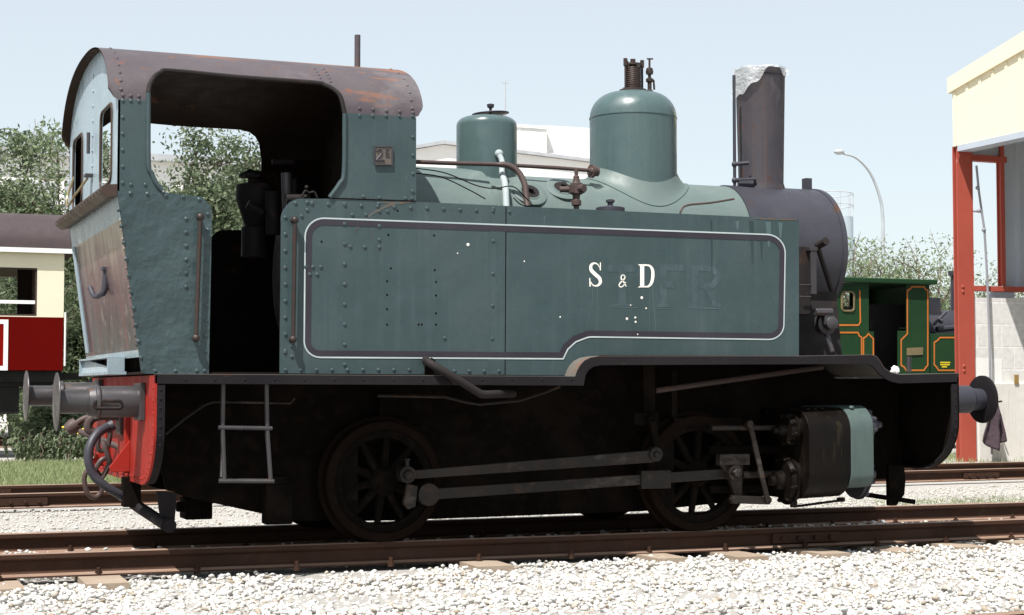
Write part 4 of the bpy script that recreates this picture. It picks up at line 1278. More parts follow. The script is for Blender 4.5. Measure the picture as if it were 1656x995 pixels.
def track(name, ctr, ang, half, x0, x1, label, sleepers=True, seed=1, joint=None):
    """ctr: point on the centre line; rails run along the direction ang"""
    r = random.Random(seed)
    d = Vector((math.cos(ang), math.sin(ang), 0)); n = Vector((-math.sin(ang), math.cos(ang), 0))
    t = root(name, ctr, label, "railway track", "railway tracks through the yard")
    pr = rail_profile(); c = Vector(ctr)
    for s in (-half, half):
        mb = MB(); K = 60
        vs = []
        for i in range(K+1):
            x = x0 + (x1-x0)*i/K
            wob = .004*math.sin(x*.7+s) ; dz = .003*math.sin(x*.5+1.3*s)
            for (a, b) in pr:
                vs.append(c + d*x + n*(s+a+wob) + Vector((0,0,b-.004+dz)))
        m_ = len(pr)
        for i in range(K):
            mb.m = 0
            b0 = len(mb.v)
        fs0 = []; fs1 = []
        for i in range(K):
            for j in range(m_):
                f = (i*m_+j, i*m_+(j+1)%m_, (i+1)*m_+(j+1)%m_, (i+1)*m_+j)
                (fs1 if j in (0,1,2,8,12) else fs0).append(f)  # foot tops take the pale head colour: sunlight painted in
        mb.m = 0; mb.v = [tuple(v) for v in vs]; mb.f = fs0 + fs1; mb.mi = [0]*len(fs0) + [1]*len(fs1)
        mb.f += [tuple(range(m_)), tuple(range(K*m_, (K+1)*m_))]; mb.mi += [0, 0]
        rl = mb.build("rail", [M['rail'], M['railtop']], t, smooth=30)
        if joint is not None:
            for jx in joint:
                mb = MB()
                q = c + d*(jx + (0 if s < 0 else -.1)) + n*(s-.016)
                ax = lambda a, b, z: q + d*a - n*b + Vector((0,0,z))
                vs = [ax(a, b, z) for a in (-.28,.28) for b in (0,.022) for z in (-.112,-.042)]
                mb.add(vs, [(0,1,3,2),(4,6,7,5),(0,4,5,1),(2,3,7,6),(0,2,6,4),(1,5,7,3)])
                for a in (-.2,-.07,.07,.2): mb.cyl(ax(a,.02,-.078), ax(a,.045,-.078), .018, n=6)
                mb.build("fishplate", M['rail'], rl, bevel=.003)
    if sleepers:
        k = 0; x = x0 + .3
        while x < x1:
            mb = MB()
            L = 1.27 + r.uniform(-.07,.07); w = .12 + r.uniform(-.012,.012); o = c + d*x + n*r.uniform(-.05,.05); sk = r.uniform(-.03,.03)
            vs = []
            for z in (ZG-.10, ZG+.008 + r.uniform(-.010,.003) - (.042 if r.random() < .45 else 0)):
                for (a, b) in ((-w,-L),(w,-L),(w,L),(-w,L)):
                    vs.append(o + d*(a + sk*b) + n*b + Vector((0,0,z)))
            mb.add(vs, [(3,2,1,0),(4,5,6,7),(0,1,5,4),(1,2,6,5),(2,3,7,6),(3,0,4,7)])
            mb.m = 1
            for s in (-half, half):
                for e in (-.085, .085):
                    q = o + n*(s+e) + d*sk*s
                    mb.cyl(Vector((q.x,q.y,ZG)), Vector((q.x,q.y,ZG+.035)), .022, n=8); mb.cyl(Vector((q.x,q.y,ZG+.03)), Vector((q.x,q.y,ZG+.06)), .014, n=6)
            mb.build("sleeper", [M['wood'], M['rail']], t)
            x += .61 + r.uniform(-.03,.03)
    return t
track("railway_track", (6, YC, 0), 0, (YF-YN)/2, -9, 17, "railway track of rusty rails under the green steam locomotive", seed=3, joint=[at(1300,860,YN).x-6])
pL = at(0, 799.5, 16.85); pR = at(1656, 757, 17.6)
a2 = math.atan2(17.6-16.85, pR.x-pL.x)
z2 = (pL.z + pR.z)/2
c2 = Vector((8, 16.85 + math.tan(a2)*(8-pL.x), 0)) + Vector((-math.sin(a2), math.cos(a2), 0))*.78
track("railway_track", (c2.x, c2.y, z2), a2, .78, -16, 16, "rusty railway track behind the green locomotive, running to the shed", sleepers=False, joint=[pL.x-8+.15, at(1590,760,17.5).x-8])
track("railway_track", (0, 31.2, at(0,712,30).z), 0, .75, -16, 12, "railway track under the red and cream carriage", sleepers=False)
track("railway_track", (5, at(1610,992,8.2).y, atZ(1610,990,-.02).z), 0, .75, -8, 14, "x") if False else None
# foreground rail, only its far head shows at the lower right corner
pf = atZ(1610, 990, -.03); pg = atZ(1656, 986.5, -.03)
af = math.atan2(pg.y-pf.y, pg.x-pf.x)
af = max(-.06, min(.06, af))
nf = Vector((-math.sin(af), math.cos(af), 0))
track("railway_track", (pf.x - nf.x*(-.0)+0, pf.y-.78, -.035), af, .75, -1.6 , 9, "rusty railway track at the lower right, nearest to the viewer", sleepers=False)

# stones
def ico():
    bm = bmesh.new(); bmesh.ops.create_icosphere(bm, subdivisions=2, radius=1)
    v = np.array([x.co[:] for x in bm.verts]); f = np.array([[y.index for y in x.verts] for x in bm.faces]); bm.free()
    return v, f
def ico1():
    bm = bmesh.new(); bmesh.ops.create_icosphere(bm, subdivisions=1, radius=1)
    v = np.array([x.co[:] for x in bm.verts]); f = np.array([[y.index for y in x.verts] for x in bm.faces]); bm.free()
    return v, f
def stones(name, pts, sizes, mat, label, cat, flat=.62, hi=False):
    V, Fc = ico() if hi else ico1()
    vs = []; base = []
    variants = []
    for k in range(14):
        dirs = rng.normal(size=(9,3)); dirs /= np.linalg.norm(dirs, axis=1)[:,None]
        v = V.copy()
        for d in dirs:                       # plane cuts: angular, worn chips
            h = v @ d; lim = rng.uniform(.55,.9)
            over = np.clip(h-lim, 0, None); v = v - over[:,None]*d*.85
        v += rng.normal(size=v.shape)*.03
        v *= np.array([1, rng.uniform(.62,.95), rng.uniform(.48,.75)])
        variants.append(v)
    n = len(pts); nv = len(V)
    allv = np.empty((n, nv, 3)); 
    a = rng.uniform(0, 2*np.pi, n); tl = rng.normal(size=(n,2))*.2
    vi = rng.integers(0, 14, n)
    for i in range(n):
        v = variants[vi[i]]*sizes[i]
        c, s = math.cos(a[i]), math.sin(a[i])
        x = v[:,0]*c - v[:,1]*s; y = v[:,0]*s + v[:,1]*c; z = v[:,2] + x*tl[i,0] + y*tl[i,1]
        allv[i,:,0] = x + pts[i][0]; allv[i,:,1] = y + pts[i][1]; allv[i,:,2] = z + pts[i][2]
    fc = (Fc[None] + (np.arange(n)*nv)[:,None,None]).reshape(-1,3)
    me = bpy.data.meshes.new(name)
    me.vertices.add(n*nv); me.vertices.foreach_set('co', allv.reshape(-1))
    me.loops.add(fc.size); me.loops.foreach_set('vertex_index', fc.reshape(-1).astype(np.int32))
    me.polygons.add(len(fc)); me.polygons.foreach_set('loop_start', np.arange(0, fc.size, 3, dtype=np.int32))
    me.polygons.foreach_set('loop_total', np.full(len(fc), 3, dtype=np.int32)) if False else None
    me.polygons.foreach_set('use_smooth', np.ones(len(fc), dtype=bool))
    me.update(calc_edges=True); me.validate()
    me.materials.append(mat)
    o = bpy.data.objects.new(name, me); COL.objects.link(o)
    tag(o, label, cat, None, 'stuff')
    return o
M['stone'] = island_mat('ballast_stone', [(.48,.465,.44),(.56,.55,.53),(.46,.43,.39),(.53,.53,.53),(.42,.38,.32),(.60,.59,.565),(.37,.355,.335),(.50,.485,.46),(.52,.515,.51),(.58,.57,.55),(.25,.20,.14),(.55,.54,.51)], rough=.85, bump=.004, bscale=45)
M['pebble'] = island_mat('pale_pebbles', [(.47,.44,.40),(.41,.38,.33),(.52,.50,.46),(.34,.31,.26)], rough=.9)
def scatter(n, x0, x1, y0, y1, z, s0, s1, zj=.012):
    xs = rng.uniform(x0, x1, n); ys = rng.uniform(y0, y1, n)
    sz = s0 + (s1-s0)*rng.beta(1.4, 3.2, n)
    bumps = np.array([noise.noise((x*1.3, y*1.7, 0)) for x, y in zip(xs, ys)])
    return np.stack([xs, ys, z + bumps*.022 + rng.normal(size=n)*zj + sz*.2], 1), sz
# sleepers' tops keep clear of most stones: thin the ballast over them
p1, s1_ = scatter(58000, -.9, 10.6, 7.0, YN-.09, ZG-.040, .012, .038)
sl = []
trk = bpy.data.objects['railway_track']
for ch_ in trk.children:
    if ch_.name.startswith('sleeper'):
        co = ch_.data.vertices[0].co; xs_ = [v.co.x for v in ch_.data.vertices]; ys_ = [v.co.y for v in ch_.data.vertices]
        sl.append((rng.choice([.04,.04,.35,.9]), min(xs_)+6+.02, max(xs_)+6-.02, min(ys_)+YC+.06, max(ys_)+YC))
def keep(p, thin=.05):
    k = np.ones(len(p), bool)
    for (bare, a, b, c, d) in sl:
        inside = (p[:,0]>a)&(p[:,0]<b)&(p[:,1]>c)&(p[:,1]<d)
        k &= ~(inside & (rng.uniform(size=len(p)) > max(thin, bare)))
    return k
k = keep(p1); p1 = p1[k]; s1_ = s1_[k]
stones("ballast", p1, s1_, M['stone'], "white and grey ballast stones in front of the near rail", "ballast", hi=False)
p2, s2 = scatter(12000, -1.6, 13.0, YN+.09, YF-.09, ZG-.015, .014, .04)
k = keep(p2, .3); p2 = p2[k]; s2 = s2[k]
p2[:,2] += .015
stones("ballast", p2, s2, M['stone'], "white ballast stones between the two rails under the locomotive", "ballast")
p3, s3 = scatter(16000, -1.6, 17, YF+.08, 16.9, ZG-.03, .008, .028, .006)
stones("gravel", p3, s3, M['pebble'], "fine pale gravel between the locomotive's track and the track behind", "gravel")

# ------------------------------------------------------------------ grass
M['grass'] = island_mat('grass_blades', [(.17,.22,.09),(.24,.28,.14),(.13,.18,.075),(.33,.33,.20),(.20,.25,.11)], rough=.7, transl=.3)
def blades(name, n, fn, h0, h1, w, mat, label, cat):
    vs = np.empty((n, 3, 3)); 
    for i in range(n):
        x, y, z = fn()
        h = rng.uniform(h0, h1); a = rng.uniform(0, 6.283); l = rng.normal(size=2)*h*.4
        dx, dy = math.cos(a)*w, math.sin(a)*w
        vs[i] = [(x-dx, y-dy, z), (x+dx, y+dy, z), (x+l[0], y+l[1], z+h)]
    me = bpy.data.meshes.new(name)
    me.from_pydata(vs.reshape(-1,3).tolist(), [], [(3*i,3*i+1,3*i+2) for i in range(n)])
    me.materials.append(mat)
    o = bpy.data.objects.new(name, me); COL.objects.link(o); tag(o, label, cat, None, 'stuff'); return o
lawn_m = paint('lawn_soil', (.16,.19,.075), (.22,.22,.11), rough=.95, bump=.02, bump_scale=20)
gx0, gx1 = -9, at(300, 740, 20).x
MB().add([(gx0,19.9,ZG-.018),(gx1,20.2,ZG-.018),(gx1+3,28.4,ZG-.018),(gx0,28.4,ZG-.018)], [(0,1,2,3)]).build("lawn", lawn_m, kind='structure', smooth=0)
def gfn():
    while True:
        x = rng.uniform(-1.5, gx1+2); y = 19.9 + 8.4*rng.uniform()**1.2
        if x < gx1 + (y-20)*.36 + rng.normal()*.15: return x, y, ZG-.02
blades("grass", 45000, gfn, .03, .09, .006, M['grass'], "short green grass between the tracks at the left", "grass")
def gfn2():
    c = at(1600, 790, 14.2)
    x = c.x + rng.normal()*.7; y = 14.6 + rng.normal()*.35
    return x, y, ZG-.03
blades("grass_tuft", 1500, gfn2, .02, .05, .004, M['grass'], "thin grass growing in the gravel at the right", "grass")
def gfn3():
    return at(1500, 700, 24).x + rng.normal()*1.0, 24.5 + rng.normal()*1.2, ZG-.03
blades("verge_grass", 3500, gfn3, .03, .12, .007, M['grass'], "patch of rough grass at the foot of the red steel column", "grass")

# ------------------------------------------------------------------ trees
M['bark'] = paint('bark', (.12,.09,.065), (.17,.14,.11), rough=.9)
def leafmat(nm, cols): return island_mat(nm, cols, rough=.6, transl=.35, spec=.25)
M['leaf_a'] = leafmat('leaf_fresh', [(.11,.15,.075),(.16,.20,.115),(.08,.115,.06),(.22,.25,.165),(.13,.165,.09)])
M['leaf_b'] = leafmat('leaf_dark', [(.055,.08,.038),(.085,.115,.055),(.04,.06,.03),(.125,.15,.08)])
M['leaf_c'] = leafmat('leaf_pale', [(.15,.20,.10),(.19,.235,.13),(.12,.165,.08),(.24,.27,.17)])
def tree(name, x, y, h, cr, leaf, nleaf, mat, label, seed, base=.15, cat="tree", group=None, trunk=True, spread=.17, nl=34, flatten=1.0):
    r = np.random.default_rng(seed)
    t = root(name, (x, y, ZG-.05), label, cat, group)
    O = Vector((x, y, ZG-.05))
    mb = MB(); tips = []
    th = h*.55
    def limb(p, d, L, rad, depth):
        n = 4; pts = [p]
        for i in range(n):
            d = (d + Vector(r.normal(size=3))*.16 + Vector((0,0,.05))).normalized()
            pts.append(pts[-1] + d*L/n)
        mb.tube(pts, [rad*(1-.6*i/n) for i in range(n+1)], 6)
        for q in pts[1:]: tips.append((q, depth))
        if depth < 3:
            for k in range(int(r.integers(2, 4))):
                a = r.uniform(0, 6.283); e = r.uniform(.35, .9)
                dd = (d*math.cos(e) + (d.orthogonal().normalized()*math.cos(a) + d.cross(d.orthogonal()).normalized()*math.sin(a))*math.sin(e)).normalized()
                limb(pts[int(r.integers(2, n+1))], dd, L*r.uniform(.5,.75), rad*.5, depth+1)
    stems = 1 if trunk else 6
    for s in range(stems):
        lean = Vector((r.normal()*.05, r.normal()*.05, 1)) if trunk else Vector((r.normal()*.35, r.normal()*.35, 1))
        p0 = O + (Vector((0,0,0)) if trunk else Vector((r.normal()*cr*.3, r.normal()*cr*.3, 0)))
        pts = [p0 + lean.normalized()*th*i/5 + Vector(r.normal(size=3))*.03*h*(i>0)*.4 for i in range(6)]
        mb.tube(pts, [.022*h*(1-.7*i/5)*(1 if trunk else .4) for i in range(6)], 8)
        for i in range(1, 6):
            zf = i/5
            if zf*.55 < base: continue
            for k in range(4 if trunk else 2):
                a = r.uniform(0, 6.283); e = r.uniform(.3, 1.25)
                d = Vector((math.cos(a)*math.sin(e), math.sin(a)*math.sin(e), math.cos(e)))
                limb(pts[i], d, cr*r.uniform(.55,.95)*(1-.25*zf), .008*h, 1)
        limb(pts[-1], Vector((r.normal()*.2,r.normal()*.2,1)), h*.3, .008*h, 1)
    mb.build("trunk", M['bark'], t)
    tp = np.array([q[0][:] for q in tips])
    tp = tp[tp[:,2] > ZG + base*h]
    # clump centres hang on the limbs; leaves gather densely in some, thinly in others
    w = r.uniform(.15, 1.0, len(tp))**1.6; w /= w.sum()
    pick = r.choice(len(tp), nleaf, p=w)
    pos = tp[pick] + r.normal(size=(nleaf,3))*cr*(r.uniform(.42,1.5,len(tp))[pick])[:,None]*spread*np.array([1,1,.8*flatten])
    top = ZG + h; over = pos[:,2] > top; pos[over,2] = top - np.abs(r.normal(size=over.sum()))*h*.05
    pos[:,2] = np.maximum(pos[:,2], ZG+.05)
    nrm = r.normal(size=(nleaf,3)) + np.array([0,0,.6]); nrm /= np.linalg.norm(nrm,axis=1)[:,None]
    tan = np.cross(nrm, r.normal(size=(nleaf,3))); tan /= np.linalg.norm(tan,axis=1)[:,None]; bit = np.cross(nrm, tan)
    sz = leaf*(.45 + 1.3*r.beta(1.5,3,nleaf))[:,None]
    q = np.stack([pos - tan*sz, pos - bit*sz*.42, pos + tan*sz, pos + bit*sz*.42], 1) - np.array(O[:])
    me = bpy.data.meshes.new("crown")
    me.from_pydata(q.reshape(-1,3).tolist(), [], [(4*i,4*i+1,4*i+2,4*i+3) for i in range(nleaf)])
    me.materials.append(mat)
    o = bpy.data.objects.new("crown", me); COL.objects.link(o); o.parent = t
    return t
def tree_px(name, px, pytop, Y, cr, leaf, n, mat, label, seed, **kw):
    p = at(px, pytop, Y)
    return tree(name, p.x, Y, p.z-ZG, cr, leaf, n, mat, label, seed, **kw)
GT = "trees behind the carriage and the locomotive"
tree_px("tree", -60, 215, 44, 2.6, 0.081, 40950, M['leaf_a'], "loose green tree at the left edge above the carriage roof", 11, group=GT)
tree_px("tree", 32, 212, 46, 2.2, 0.081, 32760, M['leaf_a'], "airy green tree over the carriage roof, second from the left edge", 12, group=GT)
tree_px("tree", 112, 200, 45, 1.9, 0.074, 24570, M['leaf_c'], "thin pale tree beside the rear wall of the cab", 13, group=GT)
tree_px("tree", 215, 235, 44, 1.8, 0.074, 18900, M['leaf_a'], "green tree hidden partly by the cab's rear post", 14, group=GT)
tree_px("tree", 312, 188, 43, 2.2, 0.077, 33600, M['leaf_a'], "green tree seen through the middle of the cab opening", 15, group=GT)
tree_px("tree", 392, 150, 46, 2.2, 0.077, 27300, M['leaf_b'], "darker tree seen at the right of the cab opening", 16, group=GT)
GB = "dark bushes between the carriage and the bunker"
tree_px("bush", 128, 440, 37, 1.3, 0.062, 18900, M['leaf_b'], "dark leafy bush between the carriage end and the sloping bunker", 21, trunk=False, base=.02, cat="bush", group=GB)
tree_px("bush", 165, 480, 36, 1.2, 0.062, 14700, M['leaf_b'], "dark bush behind the foot of the sloping bunker", 22, trunk=False, base=.02, cat="bush", group=GB)
tree_px("bush", 100, 648, 34, .7, 0.056, 8400, M['leaf_c'], "low pale green bush behind the buffers of the green locomotive", 23, trunk=False, base=.02, cat="bush", group=GB)
tree_px("bush", 20, 470, 39, 1.5, 0.068, 14700, M['leaf_b'], "dark bush seen through the open window of the carriage", 24, trunk=False, base=.02, cat="bush", group=GB)
GR = "bushes beyond the small green locomotive"
for i, (px, py, cr, lab) in enumerate(((1385,385,1.9,"pale bush just right of the black smokebox"),(1440,382,2.0,"tallest pale bush above the cab of the small green locomotive"),(1495,405,1.7,"pale bush over the right end of the small green cab roof"),(1535,428,1.5,"low pale bush beside the red steel column"),(1590,440,1.6,"green bush seen through the shed's open bay"))):
    tree_px("bush", px, py, 47+i%2, cr, .065, 16000 if i < 4 else 9000, M['leaf_c'] if i < 4 else M['leaf_a'], lab, 31+i, trunk=False, base=.05, cat="bush", group=GR)
# flowering weeds under the carriage end
def weed(px, py, Y, h, label, seed, yellow):
    r = np.random.default_rng(seed); p = at(px, py, Y)
    t = root("weed", (p.x, Y, ZG-.03), label, "plant", "weeds beside the carriage track")
    mb = MB(); O = Vector((p.x, Y, ZG-.03)); L = MB(); fl = MB()
    for k in range(26):
        b = O + Vector((r.normal()*.28, r.normal()*.2, 0)); tip = b + Vector((r.normal()*.13, r.normal()*.13, h*r.uniform(.5,1.1)))
        mb.tube([b, (b+tip)/2+Vector((r.normal()*.03,0,0)), tip], .007, 5)
        for q in range(26):
            c = b.lerp(tip, r.uniform(.15,1)) ; n = Vector(r.normal(size=3)).normalized(); a = n.orthogonal().normalized()*.06*r.uniform(.6,1.4); d = n.cross(a)*.45
            L.add([c-a, c-d, c+a, c+d], [(0,1,2,3)])
        if yellow and k % 3 == 0: fl.sphere(tip, .045, 8, (1,1,.5))
    mb.build("stem", M['bark'], t); L.build("leaves", M['leaf_a'], t)
    if yellow: fl.build("flower", island_mat('yellow_petals', [(.75,.45,.03),(.8,.55,.06)], rough=.6), t)
weed(140, 690, 28.6, .55, "leafy weed with yellow flowers left of the red end plate", 41, True)
weed(100, 690, 28.4, .45, "green weed below the buffers of the locomotive", 42, False)
weed(60, 690, 28.5, .5, "leafy weed below the carriage end, behind the round buffer heads", 43, False)

# ------------------------------------------------------------------ red and cream carriage
YK = 30.0
M['car_red'] = paint('carriage_red', (.095,.0016,.0008), (.085,.0015,.0008), rough=.6, spec=.04, bump=.001)
M['car_red2'] = paint('carriage_bright_red', (.20,.004,.002), rough=.6, spec=.05)
M['cream'] = paint('carriage_cream', (.70,.64,.50), (.66,.60,.47), rough=.5)
M['car_roof'] = paint('carriage_roof', (.05,.036,.040), (.065,.048,.05), rough=.7)
M['white'] = paint('white_paint', (.75,.75,.73), (.7,.7,.68), rough=.5)
M['under'] = paint('under_black', (.012,.011,.011), rough=.7)
M['seat'] = paint('carriage_inside', (.05,.035,.028), rough=.7)
xe = at(103, 500, YK).x; xl = xe - 13
zb_, zd_, ze_, zr_ = at(50, 599, YK).z, at(50, 513, YK).z, at(60, 409, YK).z, at(60, 348, YK+1.3).z
W_ = 2.6
car = root("railway_carriage", (xe-6.5, YK+W_/2, zb_-.9), "red and cream railway carriage with a brown arched roof behind the locomotive's cab", "carriage")
zw0, zw1 = at(30, 511, YK).z, at(30, 433, YK).z
xw1 = at(60, 470, YK).x
wins = []
x = xw1
while x - 1.5 > xl + .3:
    wins.append((x-1.5, x)); x -= 1.5 + .62
for yy, s in ((YK, 1), (YK+W_, -1)):
    mb = MB().prism_y([(xl,zb_),(xe,zb_),(xe,zd_),(xl,zd_)], yy, yy+s*.05)
    mb.build("lower_side", M['car_red'], car)
    mb = MB().prism_y([[(xl,zd_+.002),(xe,zd_+.002),(xe,ze_),(xl,ze_)]] + [[(a,zw0),(b,zw0),(b,zw1),(a,zw1)] for a, b in wins], yy, yy+s*.05)
    mb.build("upper_side", M['cream'], car)
    if s > 0:
        for a, b in wins:
            mb = MB()
            for (p, q, u, v) in ((a,b,zw0,zw0+.03),(a,b,zw1-.03,zw1),(a,a+.03,zw0+.03,zw1-.03),(b-.03,b,zw0+.03,zw1-.03)): mb.box(p,q,YK+.01,YK+.045,u,v)
            w = mb.build("window_frame", M['seat'], car)
            mb = MB().box(a+.03, b-.03, YK+.015, YK+.04, zw0+.21, zw0+.27)
            mb.build("window_bar", M['white'], w)
            mb = MB()
            o = [(a-.5, zb_+.03),(a+.72+.18-.02,zb_+.03),(a+.72+.18-.02,zd_-.05),(a-.5,zd_-.05)]
        # white lined panels
        xp1 = at(13, 550, YK).x; zp0, zp1 = at(10, 602, YK).z+.03, at(10, 517, YK).z
        x = xp1
        while x - 1.6 > xl:
            i_ = [(x-1.6+.075,zp0+.075),(x-.075,zp0+.075),(x-.075,zp1-.075),(x-1.6+.075,zp1-.075)]
            fm = MB().prism_y([[(x-1.6,zp0),(x,zp0),(x,zp1),(x-1.6,zp1)], i_], YK-.012, YK-.001).build("panel_border", M['white'], car)
            MB().prism_y(i_, YK-.005, YK-.001).build("panel", M['car_red2'], fm)
            x -= 2.0
MB().box(xe-.05, xe-.0, YK+.051, YK+W_-.051, zb_, ze_).build("end_wall", M['car_red'], car)
MB().box(xl, xl+.05, YK+.051, YK+W_-.051, zb_, ze_).build("end_wall", M['car_red'], car)
MB().box(xl+.06, xe-.06, YK+.06, YK+W_-.06, zb_+.02, zb_+.1).build("floor", M['seat'], car)
for a, b in wins:
    MB().box(b-.10, b+.16, YK+W_-.25, YK+W_-.22, zb_+.1, ze_-.02).build("partition", M['seat'], car)
    MB().box(a+.2, b-.2, YK+.5, YK+.56, zb_+.1, zw0+.02).build("seat_back", M['seat'], car)
xo = at(124, 410, YK).x
pr = [(YK-.09, ze_)] + [(YK+W_/2 - (W_/2+.09)*math.cos(t), ze_+.06+(zr_-ze_-.06)*math.sin(t)**.8) for t in np.linspace(.0, math.pi, 21)] + [(YK+W_+.09, ze_)]
MB().prism_x(pr, xl-.3, xo).build("roof", M['car_roof'], car)
MB().box(xl-.3, xo, YK-.11, YK-.09, ze_-.005, ze_+.075).build("gutter", M['white'], car)
mb = MB().box(xl, xe, YK+.2, YK+W_-.2, zb_-.28, zb_-.002)
mb.box(xl, xe-.05, YK+.1, YK+.2, zb_-.2, zb_-.002)
for q in (1.2, 3.2, 10):
    mb.box(xe-q-.5, xe-q+.5, YK+.25, YK+.4, zb_-.75, zb_-.28)
mb.build("underframe", M['under'], car, bevel=.01)
for q in (1.6, 3.3, 9.7, 11.4):
    for yy in (YK+.5, YK+W_-.5):
        c = (xe-q, yy, zb_-.52)
        mb = MB().lathe([(.05,-.05),(.36,-.04),(.37,.05),(.40,.06),(.40,.09),(.05,.09)], c, (0,1,0), n=32)
        mb.build("wheel", M['under'], car)
mb = MB()
mb.cyl((xe+.03,YK+.02,at(104,592,YK).z),(xe+.03,YK+.02,at(104,505,YK).z),.018, n=8)
mb.build("handrail", M['white'], car)
mb = MB().box(xe+.03, xe+.5, YK+.6, YK+W_-.6, zb_-.1, zb_-.04)
mb.box(xe, xe+.4, YK+.5, YK+.62, zb_-.16, zb_-.04); mb.cyl((xe,YK+.62,zb_-.35),(xe+.55,YK+.62,zb_-.35),.1, n=16); mb.cyl((xe+.5,YK+.62,zb_-.35),(xe+.56,YK+.62,zb_-.35),.2, n=20)
mb.build("end_platform", M['under'], car)

# ------------------------------------------------------------------ small green locomotive
YG = 27.6
M['g2'] = paint('small_loco_green', (.013,.043,.015), (.010,.034,.013), rough=.45)
M['orange'] = paint('orange_lining', (.48,.15,.03), rough=.45)
M['yellow'] = paint('yellow_letters', (.70,.55,.04), rough=.5)
def G(px, py, dy=0): return at(px, py, YG+dy)
sx0, sx1 = G(1320,520).x, G(1503,520).x
sl_ = root("small_locomotive", (G(1440,600).x, YG+1.0, G(1440,740).z), "small bright green locomotive with orange lining, partly behind the red column", "locomotive")
WG = 2.0
gz = lambda py: G(1440, py).z
z0g = gz(606)
mb = MB()
door = xzs([(1405,606),(1405,462),(1466,462),(1466,606)], YG)
rearwin = fillet(xzs([(1361,503),(1361,472),(1381,472),(1381,503)], YG), .07, 5)
for yy, s in ((YG,1),(YG+WG,-1)):
    out_l = xzs([(1340,606),(1340,458),(1405,458),(1405,606)], YG)
    out_r = xzs([(1466,606),(1466,458),(1503,458),(1503,606)], YG)
    lowr = xzs([(1452,606),(1452,535),(1466,535),(1466,606)], YG)
    lowl = xzs([(1405,606),(1405,536),(1413,536),(1413,606)], YG)
    MB().prism_y([out_l, rearwin], yy, yy+s*.02).prism_y(out_r, yy, yy+s*.02).prism_y(lowr, yy-s*.002, yy+s*.018).prism_y(lowl, yy-s*.002, yy+s*.018).build("cab_side", M['g2'], sl_)
mb = MB().tube([(a, YG-.005, b) for a, b in rearwin], .02, 6, closed=True)
mb.build("window_rim", M['brass'], sl_)
mb = MB().box(sx0-.08, sx1+.12, YG-.12, YG+WG+.12, gz(459), gz(451))
mb.v = [(x, y, z + .10*(1-((y-YG-WG/2)/(WG/2+.12))**2)) for x, y, z in mb.v]
mb.build("cab_roof", M['g2'], sl_, bevel=.02)
MB().box(sx1-.03, sx1, YG+.021, YG+WG-.021, z0g, gz(459)).build("cab_front", M['g2'], sl_)
mb = MB().prism_x([[(YG+.021,z0g),(YG+WG-.021,z0g),(YG+WG-.021,gz(459)),(YG+.021,gz(459))], [(YG+.3,gz(505)),(YG+.8,gz(505)),(YG+.8,gz(470)),(YG+.3,gz(470))]], sx0, sx0+.03)
mb.build("cab_back", M['g2'], sl_)
mb = MB().box(sx0+.03, G(1396,600).x, YG+.3, YG+WG-.03, z0g, gz(540)); mb.box(G(1440,600).x, sx1-.03, YG+.5, YG+WG-.4, z0g, gz(490))
mb.build("cab_fittings", M['under'], sl_)
mb = MB().prism_y(xzs([(1506,606),(1506,540),(1590,540),(1590,606)], YG), YG+.05, YG+.6)
tk = mb.build("side_tank", M['g2'], sl_, bevel=.01)
mb = MB().box(sx0-.3, G(1592,600).x+.6, YG-.02, YG+WG+.02, z0g-.1, z0g)
mb.build("running_board", M['under'], sl_)
mb = MB().lathe([(.46,0),(.46,2.6),(.40,2.62),(.02,2.7)], (sx1, YG+WG/2, gz(534)), (1,0,0), n=32)
mb.build("boiler", M['smoke'], sl_)
mb = MB(); p = G(1549, 515, .9); mb.lathe([(.2,-.3),(.2,0),(.16,.1),(.09,.16),(.02,.18)], p, n=20)
mb.build("dome", M['smoke'], sl_)
mb = MB(); p = G(1512, 495, .7); mb.box(p.x-.12,p.x+.14,p.y,p.y+.3,gz(522),gz(476)); mb.build("sand_box", M['smoke'], sl_); mb = MB(); mb.cyl(G(1510,525,.3), G(1530,505,.3), .03, n=8); mb.cyl(G(1515,533,.3), G(1548,530,.3), .06, n=10); mb.sphere(G(1522,520,.25), .05, 10)
mb.build("fittings", M['smoke'], sl_)
p = G(1650, 540, 1.0)
MB().lathe([(.17,0),(.15,1.0),(.2,1.02),(.2,1.1)], (G(1600,500).x, YG+1.0, gz(520)), n=20).build("chimney", M['smoke'], sl_)
def wl(Y=YG):
    for q in (0.9, 2.6, 4.2): 
        for yy in (YG+.35, YG+WG-.35):
            MB().lathe([(.05,-.05),(.34,-.04),(.36,.05),(.39,.06),(.39,.09),(.05,.09)], (sx0+q, yy, ZG+.12+.36), (0,1,0), n=28).build("wheel", M['under'], sl_)
wl()
MB().box(sx0, sx0+5, YG+.45, YG+WG-.45, ZG+.4, z0g-.1).build("frame", M['under'], sl_)
def lin(px_pts, rad, w, parent=sl_, y=YG, closed=True):
    pp = fillet(xzs(px_pts, YG), rad, 3) if rad else xzs(px_pts, YG)
    MB().ribbon(pp, w, y, 0, closed, .008).build("lining", M['orange'], parent)
def notch(x0, y0, x1, y1, c): return [(x0+c,y0),(x1-c,y0),(x1-c*.5,y0+c*.8),(x1,y0+c),(x1,y1-c),(x1-c*.5,y1-c*.7),(x1-c,y1),(x0+c,y1),(x0+c*.5,y1-c*.7),(x0,y1-c),(x0,y0+c),(x0+c*.5,y0+c*.8)]
lin([(1475,464),(1494,464),(1496,468),(1500,470),(1500,591),(1497,594),(1494,599),(1465,599),(1462,594),(1457,591),(1457,550),(1461,546),(1467,540),(1467,470),(1471,468)], 0, .032)
lin([(1390,470),(1391,521),(1388,526),(1356,526),(1353,521),(1346,519)], 0, .032, closed=False)
